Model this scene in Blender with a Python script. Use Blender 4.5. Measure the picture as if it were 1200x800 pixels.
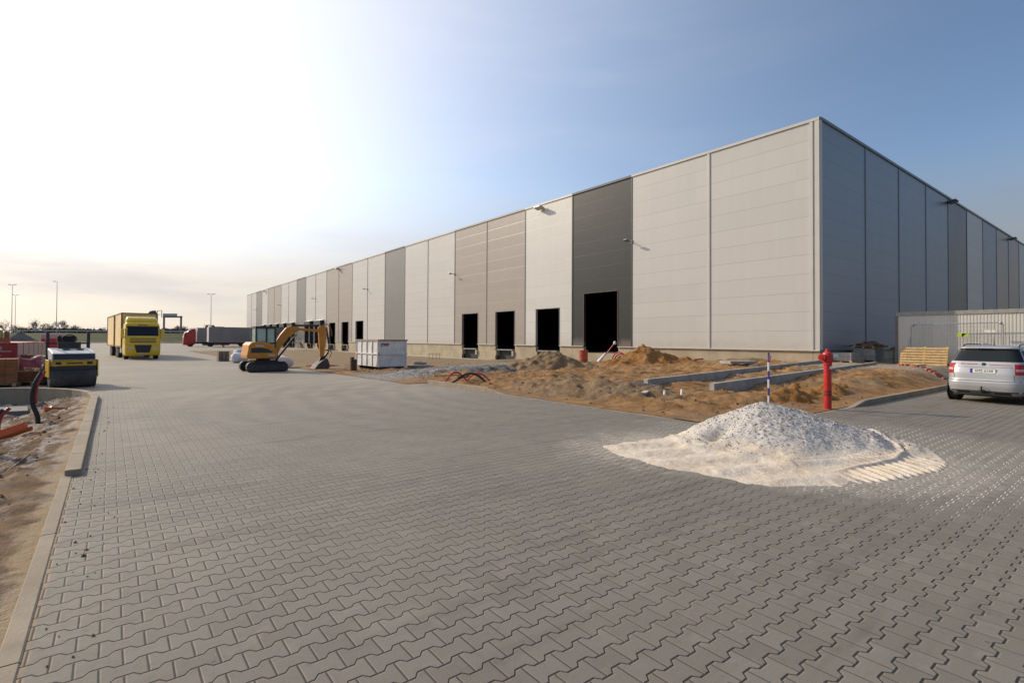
import bpy, math, random
from mathutils import Vector, Matrix, noise
R = math.radians; PI = math.pi
for o in list(bpy.data.objects): bpy.data.objects.remove(o)
scene = bpy.context.scene
COL = scene.collection
random.seed(7)

# ------------------------------------------------------------------ camera
EYE = 1.63
f_px, pitch, roll, yaw, cyp = 607.35, 0.014422, 0.00474, 0.65894, 388.84
F = Vector((math.sin(yaw)*math.cos(pitch), math.cos(yaw)*math.cos(pitch), math.sin(pitch)))
Rt = Vector((math.cos(yaw), -math.sin(yaw), 0)); Up = Rt.cross(F)
R2 = Rt*math.cos(roll) + Up*math.sin(roll); U2 = -Rt*math.sin(roll) + Up*math.cos(roll)
cam = bpy.data.cameras.new('camera'); camo = bpy.data.objects.new('camera', cam); COL.objects.link(camo)
M = Matrix((R2, U2, -F)).transposed().to_4x4(); M.translation = Vector((0, 0, EYE))
camo.matrix_world = M
cam.sensor_fit = 'HORIZONTAL'; cam.sensor_width = 36; cam.lens = f_px/1200*36
cam.shift_y = -(400-cyp)/1200; cam.clip_start = 0.1; cam.clip_end = 3000
scene.camera = camo

# ------------------------------------------------------------------ light
SUN_EL = R(28); SUN_DIR = Vector((-0.451, 0.892, 0)).normalized()
sdir = Vector((SUN_DIR.x*math.cos(SUN_EL), SUN_DIR.y*math.cos(SUN_EL), math.sin(SUN_EL)))
sun = bpy.data.lights.new('sun', 'SUN'); suno = bpy.data.objects.new('sun', sun); COL.objects.link(suno)
sun.energy = 3.7; sun.angle = R(0.6); sun.color = (1.0, 0.86, 0.66)
suno.rotation_euler = sdir.to_track_quat('Z', 'Y').to_euler()
world = bpy.data.worlds.new('World'); scene.world = world; world.use_nodes = True
wn = world.node_tree; wn.nodes.clear()
sky = wn.nodes.new('ShaderNodeTexSky'); sky.sky_type = 'NISHITA'; sky.sun_disc = False
sky.sun_elevation = SUN_EL; sky.sun_rotation = math.atan2(SUN_DIR.x, SUN_DIR.y)
sky.altitude = 200; sky.air_density = 1.0; sky.dust_density = .7; sky.ozone_density = 1.0
bg = wn.nodes.new('ShaderNodeBackground'); bg.inputs['Strength'].default_value = 0.12
wo = wn.nodes.new('ShaderNodeOutputWorld')

def _m(op, a, b=None, c=None):
    nd = wn.nodes.new('ShaderNodeMath'); nd.operation = op
    for i, v in enumerate((a, b, c)):
        if isinstance(v, bpy.types.NodeSocket): wn.links.new(v, nd.inputs[i])
        elif v is not None: nd.inputs[i].default_value = v
    return nd.outputs[0]
def _mix(fac, a, b, mode='MIX'):
    nd = wn.nodes.new('ShaderNodeMix'); nd.data_type = 'RGBA'; nd.blend_type = mode
    for i, v in ((0, fac), (6, a), (7, b)):
        if isinstance(v, bpy.types.NodeSocket): wn.links.new(v, nd.inputs[i])
        else: nd.inputs[i].default_value = v
    return nd.outputs[2]
wtc = wn.nodes.new('ShaderNodeTexCoord'); dirv = wtc.outputs['Generated']
dp = wn.nodes.new('ShaderNodeVectorMath'); dp.operation = 'DOT_PRODUCT'; wn.links.new(dirv, dp.inputs[0]); dp.inputs[1].default_value = sdir
sxyz = wn.nodes.new('ShaderNodeSeparateXYZ'); wn.links.new(dirv, sxyz.inputs[0])
# spring haze scattering light round the sun: a wide soft aureole added to the sky, milky towards the horizon
gl = _m('POWER', _m('MAXIMUM', _m('DIVIDE', _m('ADD', dp.outputs['Value'], .17), 1.17), 0.), 2.0)
lowz = _m('MAXIMUM', _m('SUBTRACT', 1., _m('DIVIDE', _m('ABSOLUTE', sxyz.outputs[2]), .22)), 0.)
# thin banks of cloud low over the horizon
mp = wn.nodes.new('ShaderNodeMapping'); wn.links.new(dirv, mp.inputs[0]); mp.inputs['Scale'].default_value = (1.2, 1.2, 7.)
cn = wn.nodes.new('ShaderNodeTexNoise'); wn.links.new(mp.outputs[0], cn.inputs['Vector']); cn.inputs['Scale'].default_value = 2.6; cn.inputs['Detail'].default_value = 6; cn.inputs['Roughness'].default_value = .55
cl = wn.nodes.new('ShaderNodeMapRange'); cl.interpolation_type = 'SMOOTHSTEP'; wn.links.new(cn.outputs[0], cl.inputs[0]); cl.inputs[1].default_value = .42; cl.inputs[2].default_value = .72
warmf = wn.nodes.new('ShaderNodeMapRange'); warmf.interpolation_type = 'SMOOTHSTEP'; wn.links.new(gl, warmf.inputs[0]); warmf.inputs[1].default_value = .22; warmf.inputs[2].default_value = .62
glc = _mix(lowz, _mix(warmf.outputs[0], (6.3, 6.55, 7.1, 1), (8.6, 7.7, 6.7, 1)), (6.4, 5.5, 4.7, 1))
add = wn.nodes.new('ShaderNodeVectorMath'); add.operation = 'SCALE'; wn.links.new(glc, add.inputs[0]); wn.links.new(gl, add.inputs['Scale'])
tint = _mix(1., sky.outputs[0], _mix(lowz, (1.02, 1.06, 1.12, 1), (.80, .80, .90, 1)), 'MULTIPLY')
tot = wn.nodes.new('ShaderNodeVectorMath'); tot.operation = 'ADD'; wn.links.new(tint, tot.inputs[0]); wn.links.new(add.outputs[0], tot.inputs[1])
hz = wn.nodes.new('ShaderNodeVectorMath'); hz.operation = 'SCALE'
wn.links.new(_mix(cl.outputs[0], (7.5, 6.6, 5.7, 1), (6.8, 6.3, 5.9, 1)), hz.inputs[0]); wn.links.new(_m('ADD', .34, _m('MULTIPLY', gl, .86)), hz.inputs['Scale'])
lowb = _m('MAXIMUM', _m('SUBTRACT', 1., _m('DIVIDE', _m('ABSOLUTE', sxyz.outputs[2]), .28)), 0.)
cloudy = _mix(_m('MULTIPLY', _m('ADD', .82, _m('MULTIPLY', cl.outputs[0], .18)), _m('MINIMUM', _m('MULTIPLY', lowb, 1.5), 1.)), tot.outputs[0], hz.outputs[0])
wisp = _mix(_m('MULTIPLY', _m('MULTIPLY', cl.outputs[0], .25), gl), cloudy, (8., 8., 8.2, 1))
wn.links.new(wisp, bg.inputs[0]); wn.links.new(bg.outputs[0], wo.inputs[0])
vs = scene.view_settings
vs.view_transform = 'Standard'; vs.look = 'None'; vs.gamma = 1; vs.use_curve_mapping = False; vs.exposure = 0.0
scene.render.engine = 'CYCLES'

# ------------------------------------------------------------------ node helpers
class NT:
    def __init__(s, tree): s.t = tree
    def n(s, typ, **kw):
        nd = s.t.nodes.new(typ)
        for k, v in kw.items():
            if k.startswith('_'): setattr(nd, k[1:], v)
            else: s.set(nd.inputs[k.replace('__', ' ')], v)
        return nd
    def set(s, inp, v):
        if isinstance(v, bpy.types.NodeSocket): s.t.links.new(v, inp)
        elif v is not None: inp.default_value = v
    def m(s, op, a, b=None, c=None, clamp=False):
        nd = s.t.nodes.new('ShaderNodeMath'); nd.operation = op; nd.use_clamp = clamp
        for i, v in enumerate((a, b, c)):
            if v is not None: s.set(nd.inputs[i], v)
        return nd.outputs[0]
    def mix(s, fac, a, b, mode='MIX'):
        nd = s.t.nodes.new('ShaderNodeMix'); nd.data_type = 'RGBA'; nd.blend_type = mode
        s.set(nd.inputs[0], fac); s.set(nd.inputs[6], a); s.set(nd.inputs[7], b)
        return nd.outputs[2]
    def ss(s, x, a, b):      # smoothstep a->b
        nd = s.t.nodes.new('ShaderNodeMapRange'); nd.interpolation_type = 'SMOOTHSTEP'
        s.set(nd.inputs[0], x); nd.inputs[1].default_value = a; nd.inputs[2].default_value = b
        return nd.outputs[0]
    def noise(s, vec, scale, detail=4, rough=.55, dist=0.0):
        nd = s.t.nodes.new('ShaderNodeTexNoise')
        s.set(nd.inputs['Vector'], vec); nd.inputs['Scale'].default_value = scale
        nd.inputs['Detail'].default_value = detail; nd.inputs['Roughness'].default_value = rough
        nd.inputs['Distortion'].default_value = dist
        return nd.outputs[0]

def c4(c): return (c[0], c[1], c[2], 1.0)
def newmat(name):
    m = bpy.data.materials.new(name); m.use_nodes = True
    t = m.node_tree; b = t.nodes['Principled BSDF']
    return m, NT(t), b
MATS = {}
def mat(name, col, rough=.5, metal=0., var=.12, scale=6., bump=0., bscale=60., spec=.5, dirt=None, coat=0.):
    """plain procedural material: base colour with noise variation, optional grain bump and dirt"""
    if name in MATS: return MATS[name]
    m, N, b = newmat(name)
    tc = N.n('ShaderNodeTexCoord').outputs['Object']
    nz = N.noise(tc, scale, 5)
    lo = tuple(x*(1-var) for x in col); hi = tuple(min(1, x*(1+var)) for x in col)
    c = N.mix(N.ss(nz, .3, .7), c4(lo), c4(hi))
    if dirt:
        d = N.noise(tc, scale*2.7, 6, .65)
        c = N.mix(N.m('MULTIPLY', N.ss(d, .45, .75), dirt[1]), c, c4(dirt[0]))
    N.set(b.inputs['Base Color'], c)
    rr = N.m('ADD', N.m('MULTIPLY', nz, .2), rough-.1)
    N.set(b.inputs['Roughness'], rr)
    b.inputs['Metallic'].default_value = metal; b.inputs['Specular IOR Level'].default_value = spec
    b.inputs['Coat Weight'].default_value = coat
    if bump:
        bn = N.noise(tc, bscale, 4)
        nd = N.n('ShaderNodeBump', Strength=bump, Distance=.01, Height=bn)
        N.set(b.inputs['Normal'], nd.outputs[0])
    MATS[name] = m
    return m
def glassy(name, col=(.02, .03, .035), rough=.06):
    if name in MATS: return MATS[name]
    m, N, b = newmat(name)
    tc = N.n('ShaderNodeTexCoord').outputs['Object']
    nz = N.noise(tc, 1.3, 3)
    N.set(b.inputs['Base Color'], N.mix(nz, c4(col), c4(tuple(x*1.8 for x in col))))
    b.inputs['Roughness'].default_value = rough; b.inputs['Specular IOR Level'].default_value = .8
    MATS[name] = m; return m

# ------------------------------------------------------------------ mesh helpers
def link_mesh(name, verts, faces, mats, parent=None, smooth=False, fm=None, bevel=0, loc=None):
    me = bpy.data.meshes.new(name); me.from_pydata([tuple(v) for v in verts], [], faces); me.update()
    if not isinstance(mats, (list, tuple)): mats = [mats]
    for m_ in mats: me.materials.append(m_)
    if fm:
        me.polygons.foreach_set('material_index', fm)
    if smooth: me.polygons.foreach_set('use_smooth', [True]*len(faces))
    o = bpy.data.objects.new(name, me); COL.objects.link(o)
    if parent: o.parent = parent
    if loc is not None: o.location = loc
    if bevel:
        b = o.modifiers.new('bevel', 'BEVEL'); b.width = bevel; b.segments = 2; b.limit_method = 'ANGLE'; b.angle_limit = R(40)
    return o
class MB:
    def __init__(s): s.v = []; s.f = []; s.m = []
    def add(s, v, f, mi=0):
        b = len(s.v); s.v += [Vector(p) for p in v]; s.f += [tuple(b+i for i in q) for q in f]; s.m += [mi]*len(f); return s
    def box(s, x0, x1, y0, y1, z0, z1, mi=0, T=None):
        v = [Vector(p) for p in ((x0,y0,z0),(x1,y0,z0),(x1,y1,z0),(x0,y1,z0),(x0,y0,z1),(x1,y0,z1),(x1,y1,z1),(x0,y1,z1))]
        if T: v = [T @ p for p in v]
        return s.add(v, [(0,3,2,1),(4,5,6,7),(0,1,5,4),(1,2,6,5),(2,3,7,6),(3,0,4,7)], mi)
    def bar(s, a, b, w, h, mi=0, up=(0,0,1)):
        a = Vector(a); b = Vector(b); d = (b-a).normalized(); up = Vector(up)
        if abs(d.dot(up)) > .98: up = Vector((1,0,0))
        x = d.cross(up).normalized()*w/2; y = x.cross(d).normalized()*h/2
        v = [a-x-y, a+x-y, a+x+y, a-x+y, b-x-y, b+x-y, b+x+y, b-x+y]
        return s.add(v, [(0,3,2,1),(4,5,6,7),(0,1,5,4),(1,2,6,5),(2,3,7,6),(3,0,4,7)], mi)
    def prism(s, poly, y0, y1, mi=0, axis='y'):
        """polygon in (x,z) pulled from y0 to y1 (axis y), or (y,z) along x, or (x,y) along z"""
        n = len(poly)
        def P(a, b, t): return {'y': (a, t, b), 'x': (t, a, b), 'z': (a, b, t)}[axis]
        v = [P(a, b, y0) for a, b in poly] + [P(a, b, y1) for a, b in poly]
        f = [tuple(range(n)), tuple(range(2*n-1, n-1, -1))] + [(i, i+n, (i+1) % n+n, (i+1) % n) for i in range(n)]
        return s.add(v, f, mi)
    def cyl(s, a, b, r0, r1=None, n=16, mi=0, caps=True):
        r1 = r0 if r1 is None else r1
        a = Vector(a); b = Vector(b); d = (b-a).normalized()
        u = d.orthogonal().normalized(); w = d.cross(u)
        v = []
        for p, r in ((a, r0), (b, r1)):
            v += [p+(u*math.cos(2*PI*i/n)+w*math.sin(2*PI*i/n))*r for i in range(n)]
        f = [(i, (i+1) % n, (i+1) % n+n, i+n) for i in range(n)]
        if caps: f += [tuple(range(n-1, -1, -1)), tuple(range(n, 2*n))]
        return s.add(v, f, mi)
    def tube(s, pts, r, n=8, mi=0):
        pts = [Vector(p) for p in pts]
        rs = r if isinstance(r, (list, tuple)) else [r]*len(pts)
        v = []; u = None
        for i, p in enumerate(pts):
            d = (pts[min(i+1, len(pts)-1)]-pts[max(i-1, 0)]).normalized()
            if u is None: u = d.orthogonal().normalized()
            u = (u-d*u.dot(d)).normalized(); w = d.cross(u)
            v += [p+(u*math.cos(2*PI*k/n)+w*math.sin(2*PI*k/n))*rs[i] for k in range(n)]
        f = []
        for i in range(len(pts)-1):
            f += [(i*n+k, i*n+(k+1) % n, (i+1)*n+(k+1) % n, (i+1)*n+k) for k in range(n)]
        f += [tuple(range(n-1, -1, -1)), tuple(range((len(pts)-1)*n, len(pts)*n))]
        return s.add(v, f, mi)
    def lathe(s, prof, c=(0,0,0), n=20, axis='z', mi=0):
        v = []
        for r, h in prof:
            for i in range(n):
                a = 2*PI*i/n; p = (r*math.cos(a), r*math.sin(a), h)
                if axis == 'y': p = (p[0], p[2], p[1])
                if axis == 'x': p = (p[2], p[0], p[1])
                v.append(Vector(p)+Vector(c))
        f = []
        for j in range(len(prof)-1):
            f += [(j*n+i, j*n+(i+1) % n, (j+1)*n+(i+1) % n, (j+1)*n+i) for i in range(n)]
        f += [tuple(range(n-1, -1, -1)), tuple(range((len(prof)-1)*n, len(prof)*n))]
        return s.add(v, f, mi)
    def build(s, name, mats, parent=None, smooth=False, bevel=0, loc=None):
        return link_mesh(name, s.v, s.f, mats, parent, smooth, s.m, bevel, loc)
def tag(o, label=None, cat=None, group=None, kind=None):
    if label: o['label'] = label
    if cat: o['category'] = cat
    if group: o['group'] = group
    if kind: o['kind'] = kind
    return o
def thing(name, label, cat, loc=(0,0,0), rz=0., group=None):
    o = bpy.data.objects.new(name, None); COL.objects.link(o); o.empty_display_size = .3
    o.location = loc; o.rotation_euler = (0, 0, rz)
    return tag(o, label, cat, group)
def copy_tree(o, parent=None):
    c = o.copy(); COL.objects.link(c)
    if parent: c.parent = parent
    for ch in list(o.children): copy_tree(ch, c)
    return c
def text_mesh(txt, size, name, m, parent, T, extrude=.001):
    cu = bpy.data.curves.new(name, 'FONT'); cu.body = txt; cu.size = size; cu.extrude = extrude
    cu.align_x = 'CENTER'; cu.align_y = 'CENTER'
    o = bpy.data.objects.new('tmp', cu); COL.objects.link(o)
    dg = bpy.context.evaluated_depsgraph_get(); me = bpy.data.meshes.new_from_object(o.evaluated_get(dg))
    bpy.data.objects.remove(o)
    me.transform(T); me.materials.clear(); me.materials.append(m)
    r = bpy.data.objects.new(name, me); COL.objects.link(r); r.parent = parent
    return r
def sst(a, b, x):
    t = max(0., min(1., (x-a)/(b-a))); return t*t*(3-2*t)
def fbm(x, y, s, o=4, z=0.):
    return noise.fractal(Vector((x*s, y*s, z)), 0.9, 2.1, o)

# ------------------------------------------------------------------ terrain heights
def G(x, y):            # paving level
    return -0.2*sst(14, 48, y)
def island(x, y):       # bare soil between paving and warehouse
    base = G(x, y)
    rise = .48*sst(15, 28.5, x)*(1-sst(13, 24, y))
    dip = -.2*sst(20, 28, x)*sst(27, 37, y)
    edge = sst(0, 1.6, min(x-9.35, y-5.25 if x > 10 else 9, (25.6-x)*1.0 if y > 34 else 9))
    grav = sst(-1.3, -.2, -abs(y-21.2-(x-9.5)*.55))*(1-sst(20, 26, x))
    b = fbm(x, y, .35, 4)*.16 + fbm(x, y, 1.5, 4, 3.)*.09 + abs(fbm(x, y, 3.2, 3, 7.))*.07 + abs(fbm(x, y, 6.5, 3, 17.))*.05
    if grav > 0: b = b*(1-grav)+(.14+fbm(x, y, 2., 4, 9.)*.05)*grav
    calm = 1-.75*sst(24, 31, y)
    calm *= 1-.7*sst(23, 27, x)*(1-sst(11, 12, y))
    near = .12*sst(9.6, 11.5, x)*(1-sst(12.3, 13.8, x))*sst(6, 7.5, y)*(1-sst(16, 20, y))
    if x > 25.6 and y > 36.6: return -.6
    return base + .015 + edge*(rise+dip+near+b*calm+.02)
def left_slope(x, y):
    d = -.46-x
    z = -.03-.34*sst(0., 2.6, d)-.12*sst(2, 6, d) - .12*sst(9, 15, y)*sst(0, .6, d)
    b = fbm(x, y, .8, 4, 2.)*.11 + fbm(x, y, 3.0, 4, 5.)*.07 + abs(fbm(x, y, 7.0, 3, 15.))*.04
    return G(x, y)+z+b*sst(0, .7, d)

def grid(name, xs, ys, hf, m, inside=None, smooth=True, **kw):
    idx = {}; v = []; f = []
    for j, y in enumerate(ys):
        for i, x in enumerate(xs): idx[(i, j)] = len(v); v.append((x, y, hf(x, y)))
    for j in range(len(ys)-1):
        for i in range(len(xs)-1):
            if inside and not inside((xs[i]+xs[i+1])/2, (ys[j]+ys[j+1])/2): continue
            f.append((idx[(i,j)], idx[(i+1,j)], idx[(i+1,j+1)], idx[(i,j+1)]))
    return link_mesh(name, v, f, m, smooth=smooth, **kw)
def rng(a, b, st):
    n = max(1, round((b-a)/st)); return [a+(b-a)*i/n for i in range(n+1)]
CA, SA = math.cos(yaw), math.sin(yaw)
def cw(right, fwd):     # distances to the right of / ahead of the photographer -> world x, y
    return (right*CA+fwd*SA, -right*SA+fwd*CA)

# ================================================================== MATERIALS
def paver_material():
    m, N, b = newmat('interlocking concrete pavers')
    geo = N.n('ShaderNodeNewGeometry').outputs['Position']
    sp = N.n('ShaderNodeSeparateXYZ', Vector=geo)
    X, Y = sp.outputs[0], sp.outputs[1]
    # tiny wobble so rows are not ruler straight
    wob = N.m('MULTIPLY', N.m('SUBTRACT', N.noise(geo, .7, 3), .5), .03)
    u = N.m('DIVIDE', N.m('ADD', N.m('ADD', X, .122), wob), .195)
    v = N.m('ADD', N.m('DIVIDE', N.m('SUBTRACT', N.m('ADD', Y, wob), 3.605), .139), .5)
    tri = N.m('SUBTRACT', 1., N.m('MULTIPLY', N.m('ABSOLUTE', N.m('SUBTRACT', u, N.m('ROUND', u))), 4.))
    w = N.m('MAXIMUM', N.m('MINIMUM', N.m('MULTIPLY', tri, 3.8), 1.), -1.)
    n0 = N.m('ROUND', v)
    sgn = N.m('SUBTRACT', 1., N.m('MULTIPLY', N.m('FLOORED_MODULO', n0, 2.), 2.))
    # boundary n0 bulges with the joints of the row below it (row n0-1)
    yb = N.m('ADD', n0, N.m('MULTIPLY', N.m('MULTIPLY', sgn, w), -.115))
    dv = N.m('MULTIPLY', N.m('ABSOLUTE', N.m('SUBTRACT', v, yb)), .139)
    row = N.m('SUBTRACT', N.m('ADD', n0, N.m('GREATER_THAN', v, yb)), 1.)
    par = N.m('MULTIPLY', N.m('FLOORED_MODULO', row, 2.), .5)
    uu = N.m('SUBTRACT', u, par)
    du = N.m('MULTIPLY', N.m('ABSOLUTE', N.m('SUBTRACT', uu, N.m('ROUND', uu))), .195)
    d = N.m('MINIMUM', dv, N.m('ADD', du, .0016))
    joint = N.m('MINIMUM', N.ss(dv, .0028, .0056), N.ss(du, .0016, .0038))
    cham = N.m('MINIMUM', N.ss(dv, .0020, .0095), N.m('ADD', N.m('MULTIPLY', N.ss(du, .0008, .009), .7), .30))
    jcol = N.m('MAXIMUM', N.ss(dv, .006, .0045), N.ss(X, 4.5, 1.0))  # cross joints paler rightwards: sunlit chamfers put into the joint colour
    cid = N.n('ShaderNodeCombineXYZ', X=N.m('FLOOR', uu), Y=row, Z=0.)
    wn_ = N.n('ShaderNodeTexWhiteNoise', Vector=cid.outputs[0])
    rnd = wn_.outputs['Value']
    # stone colour
    big = N.noise(geo, .16, 4, .6); mid = N.noise(geo, 1.1, 5, .6); fine = N.noise(geo, 90., 3, .7); fin2 = N.noise(geo, 14., 5, .7)
    c = N.mix(rnd, (.160, .143, .114, 1), (.188, .169, .137, 1))
    c = N.mix(N.m('MULTIPLY', N.ss(fine, .3, .75), .45), c, (.25, .225, .195, 1))
    c = N.mix(N.m('MULTIPLY', N.ss(fin2, .5, .8), .35), c, (.115, .103, .09, 1))
    # pale dust: more of it deeper in the yard where machines turn, in swept arcs
    far = N.ss(Y, 3., 30.)
    ax = N.m('SUBTRACT', X, 13.5); ay = N.m('SUBTRACT', Y, 12.5)
    rad = N.m('SQRT', N.m('ADD', N.m('MULTIPLY', ax, ax), N.m('MULTIPLY', ay, ay)))
    rad = N.m('ADD', rad, N.m('ADD', N.m('MULTIPLY', mid, .5), N.m('MULTIPLY', big, 2.2)))
    ring = N.m('MULTIPLY', N.m('ADD', N.m('SINE', N.m('MULTIPLY', rad, 7.4)), 1.), .5)
    ring = N.m('MULTIPLY', N.m('MULTIPLY', N.ss(rad, 5.5, 8.), N.ss(rad, 17., 12.)), ring)
    dust = N.m('ADD', N.m('MULTIPLY', far, .46), N.m('MULTIPLY', N.ss(big, .42, .68), .22))
    dust = N.m('ADD', dust, N.m('MULTIPLY', N.m('MULTIPLY', ring, N.ss(Y, 5., 14.)), .17))
    dust = N.m('ADD', dust, N.m('MULTIPLY', N.ss(mid, .55, .8), .22), clamp=True)
    dust = N.m('ADD', dust, N.m('MULTIPLY', N.ss(N.noise(geo, 3.3, 5, .7), .56, .8), .16), clamp=True)
    c = N.mix(dust, c, (.42, .36, .28, 1))
    # small dark spots and pale scuffs
    spot = N.n('ShaderNodeTexVoronoi', Vector=geo, Scale=3.1)
    sz = N.m('MULTIPLY', N.ss(N.noise(geo, .9, 3), .35, .8), .16)
    c = N.mix(N.m('MULTIPLY', N.m('LESS_THAN', N.m('ADD', spot.outputs['Distance'], N.m('MULTIPLY', fin2, .06)), N.m('SUBTRACT', sz, .0)), .55), c, (.06, .055, .05, 1))
    sc = N.noise(N.n('ShaderNodeMapping', Vector=geo, Scale=(1.2, 5., 1.), Rotation=(0, 0, .5)).outputs[0], 1.6, 5, .7)
    c = N.mix(N.m('MULTIPLY', N.ss(sc, .62, .78), .5), c, (.42, .38, .33, 1))
    tm = N.noise(N.n('ShaderNodeMapping', Vector=geo, Scale=(.22, 2.6, 1.), Rotation=(0, 0, -.95)).outputs[0], 1.5, 5, .6)
    c = N.mix(N.m('MULTIPLY', N.ss(tm, .52, .70), .38), c, (.095, .083, .068, 1))
    md = N.noise(geo, 6.5, 5, .75)
    c = N.mix(N.m('MULTIPLY', N.m('MULTIPLY', N.ss(md, .62, .72), N.ss(big, .42, .6)), .55), c, (.30, .20, .12, 1))
    odd = N.m('GREATER_THAN', wn_.outputs['Value'], .93)
    c = N.mix(N.m('MULTIPLY', odd, .07), c, (.30, .27, .23, 1))
    odd2 = N.m('LESS_THAN', wn_.outputs['Value'], .05)
    c = N.mix(N.m('MULTIPLY', odd2, .09), c, (.11, .095, .078, 1))
    blot = N.noise(geo, 2.1, 6, .72)
    c = N.mix(N.m('MULTIPLY', N.ss(blot, .57, .68), .30), c, (.10, .088, .070, 1))
    c = N.mix(N.m('MULTIPLY', N.ss(blot, .42, .33), .22), c, (.32, .28, .22, 1))
    # white powder carried into the paving round the pale heap
    hx = N.m('SUBTRACT', X, 8.9); hy = N.m('SUBTRACT', Y, 3.3)
    hd = N.m('SQRT', N.m('ADD', N.m('MULTIPLY', hx, hx), N.m('MULTIPLY', hy, hy)))
    pw = N.ss(N.m('ADD', hd, N.m('MULTIPLY', N.noise(geo, 1.7, 5, .7), 2.2)), 4.8, 2.8)
    ex_ = N.m('SUBTRACT', X, 6.5); ey_ = N.m('SUBTRACT', Y, 4.9)
    ed_ = N.m('SQRT', N.m('ADD', N.m('MULTIPLY', ex_, ex_), N.m('MULTIPLY', ey_, ey_)))
    pw2 = N.m('MULTIPLY', N.ss(N.m('ADD', ed_, N.m('MULTIPLY', N.noise(geo, 2.3, 6, .75), 2.6)), 3.0, 1.7), N.ss(N.noise(geo, 17., 5, .75), .35, .6))
    fx_ = N.m('SUBTRACT', X, 7.9); fy_ = N.m('SUBTRACT', Y, 3.3)
    fd_ = N.m('SQRT', N.m('ADD', N.m('MULTIPLY', fx_, fx_), N.m('MULTIPLY', fy_, fy_)))
    pw3 = N.m('MULTIPLY', N.ss(N.m('ADD', fd_, N.m('MULTIPLY', N.noise(geo, 2.9, 6, .75), 1.6)), 3.1, 2.4), N.ss(N.noise(geo, 21., 5, .75), .38, .6))
    c = N.mix(N.m('MULTIPLY', N.m('MAXIMUM', pw2, N.m('MULTIPLY', pw3, .6)), .7), c, (.60, .53, .44, 1))
    jointw = N.mix(N.m('MULTIPLY', N.m('MULTIPLY', N.m('MINIMUM', N.m('MULTIPLY', pw, 1.8), 1.), N.ss(fin2, .30, .48)), 1.), (.045, .038, .031, 1), (.72, .66, .58, 1))
    jointw = N.mix(N.m('MULTIPLY', N.ss(N.noise(geo, .8, 4), .5, .7), .45), jointw, (.30, .22, .15, 1))
    c = N.mix(N.m('MULTIPLY', pw, N.m('MULTIPLY', N.ss(fin2, .45, .75), .32)), c, (.62, .57, .5, 1))
    # sandy, ochre joints beside the left kerb
    lk = N.m('MULTIPLY', N.m('MULTIPLY', N.ss(N.m('ADD', X, N.m('MULTIPLY', N.noise(geo, 5., 5, .7), .10)), -.25, -.275), N.m('LESS_THAN', Y, 17.)), .8)
    c = N.mix(lk, c, (.30, .20, .115, 1))
    c = N.mix(joint, N.mix(jcol, N.mix(.5, jointw, (.24, .2, .15, 1)), jointw), c)
    N.set(b.inputs['Base Color'], c)
    N.set(b.inputs['Roughness'], N.m('ADD', .62, N.m('MULTIPLY', fin2, .25)))
    b.inputs['Specular IOR Level'].default_value = .35
    h = N.m('ADD', cham, N.m('MULTIPLY', fine, .12))
    h = N.m('ADD', h, N.m('MULTIPLY', rnd, .18))
    bp = N.n('ShaderNodeBump', Strength=1., Distance=.006, Height=h)
    N.set(b.inputs['Normal'], bp.outputs[0])
    return m
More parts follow.
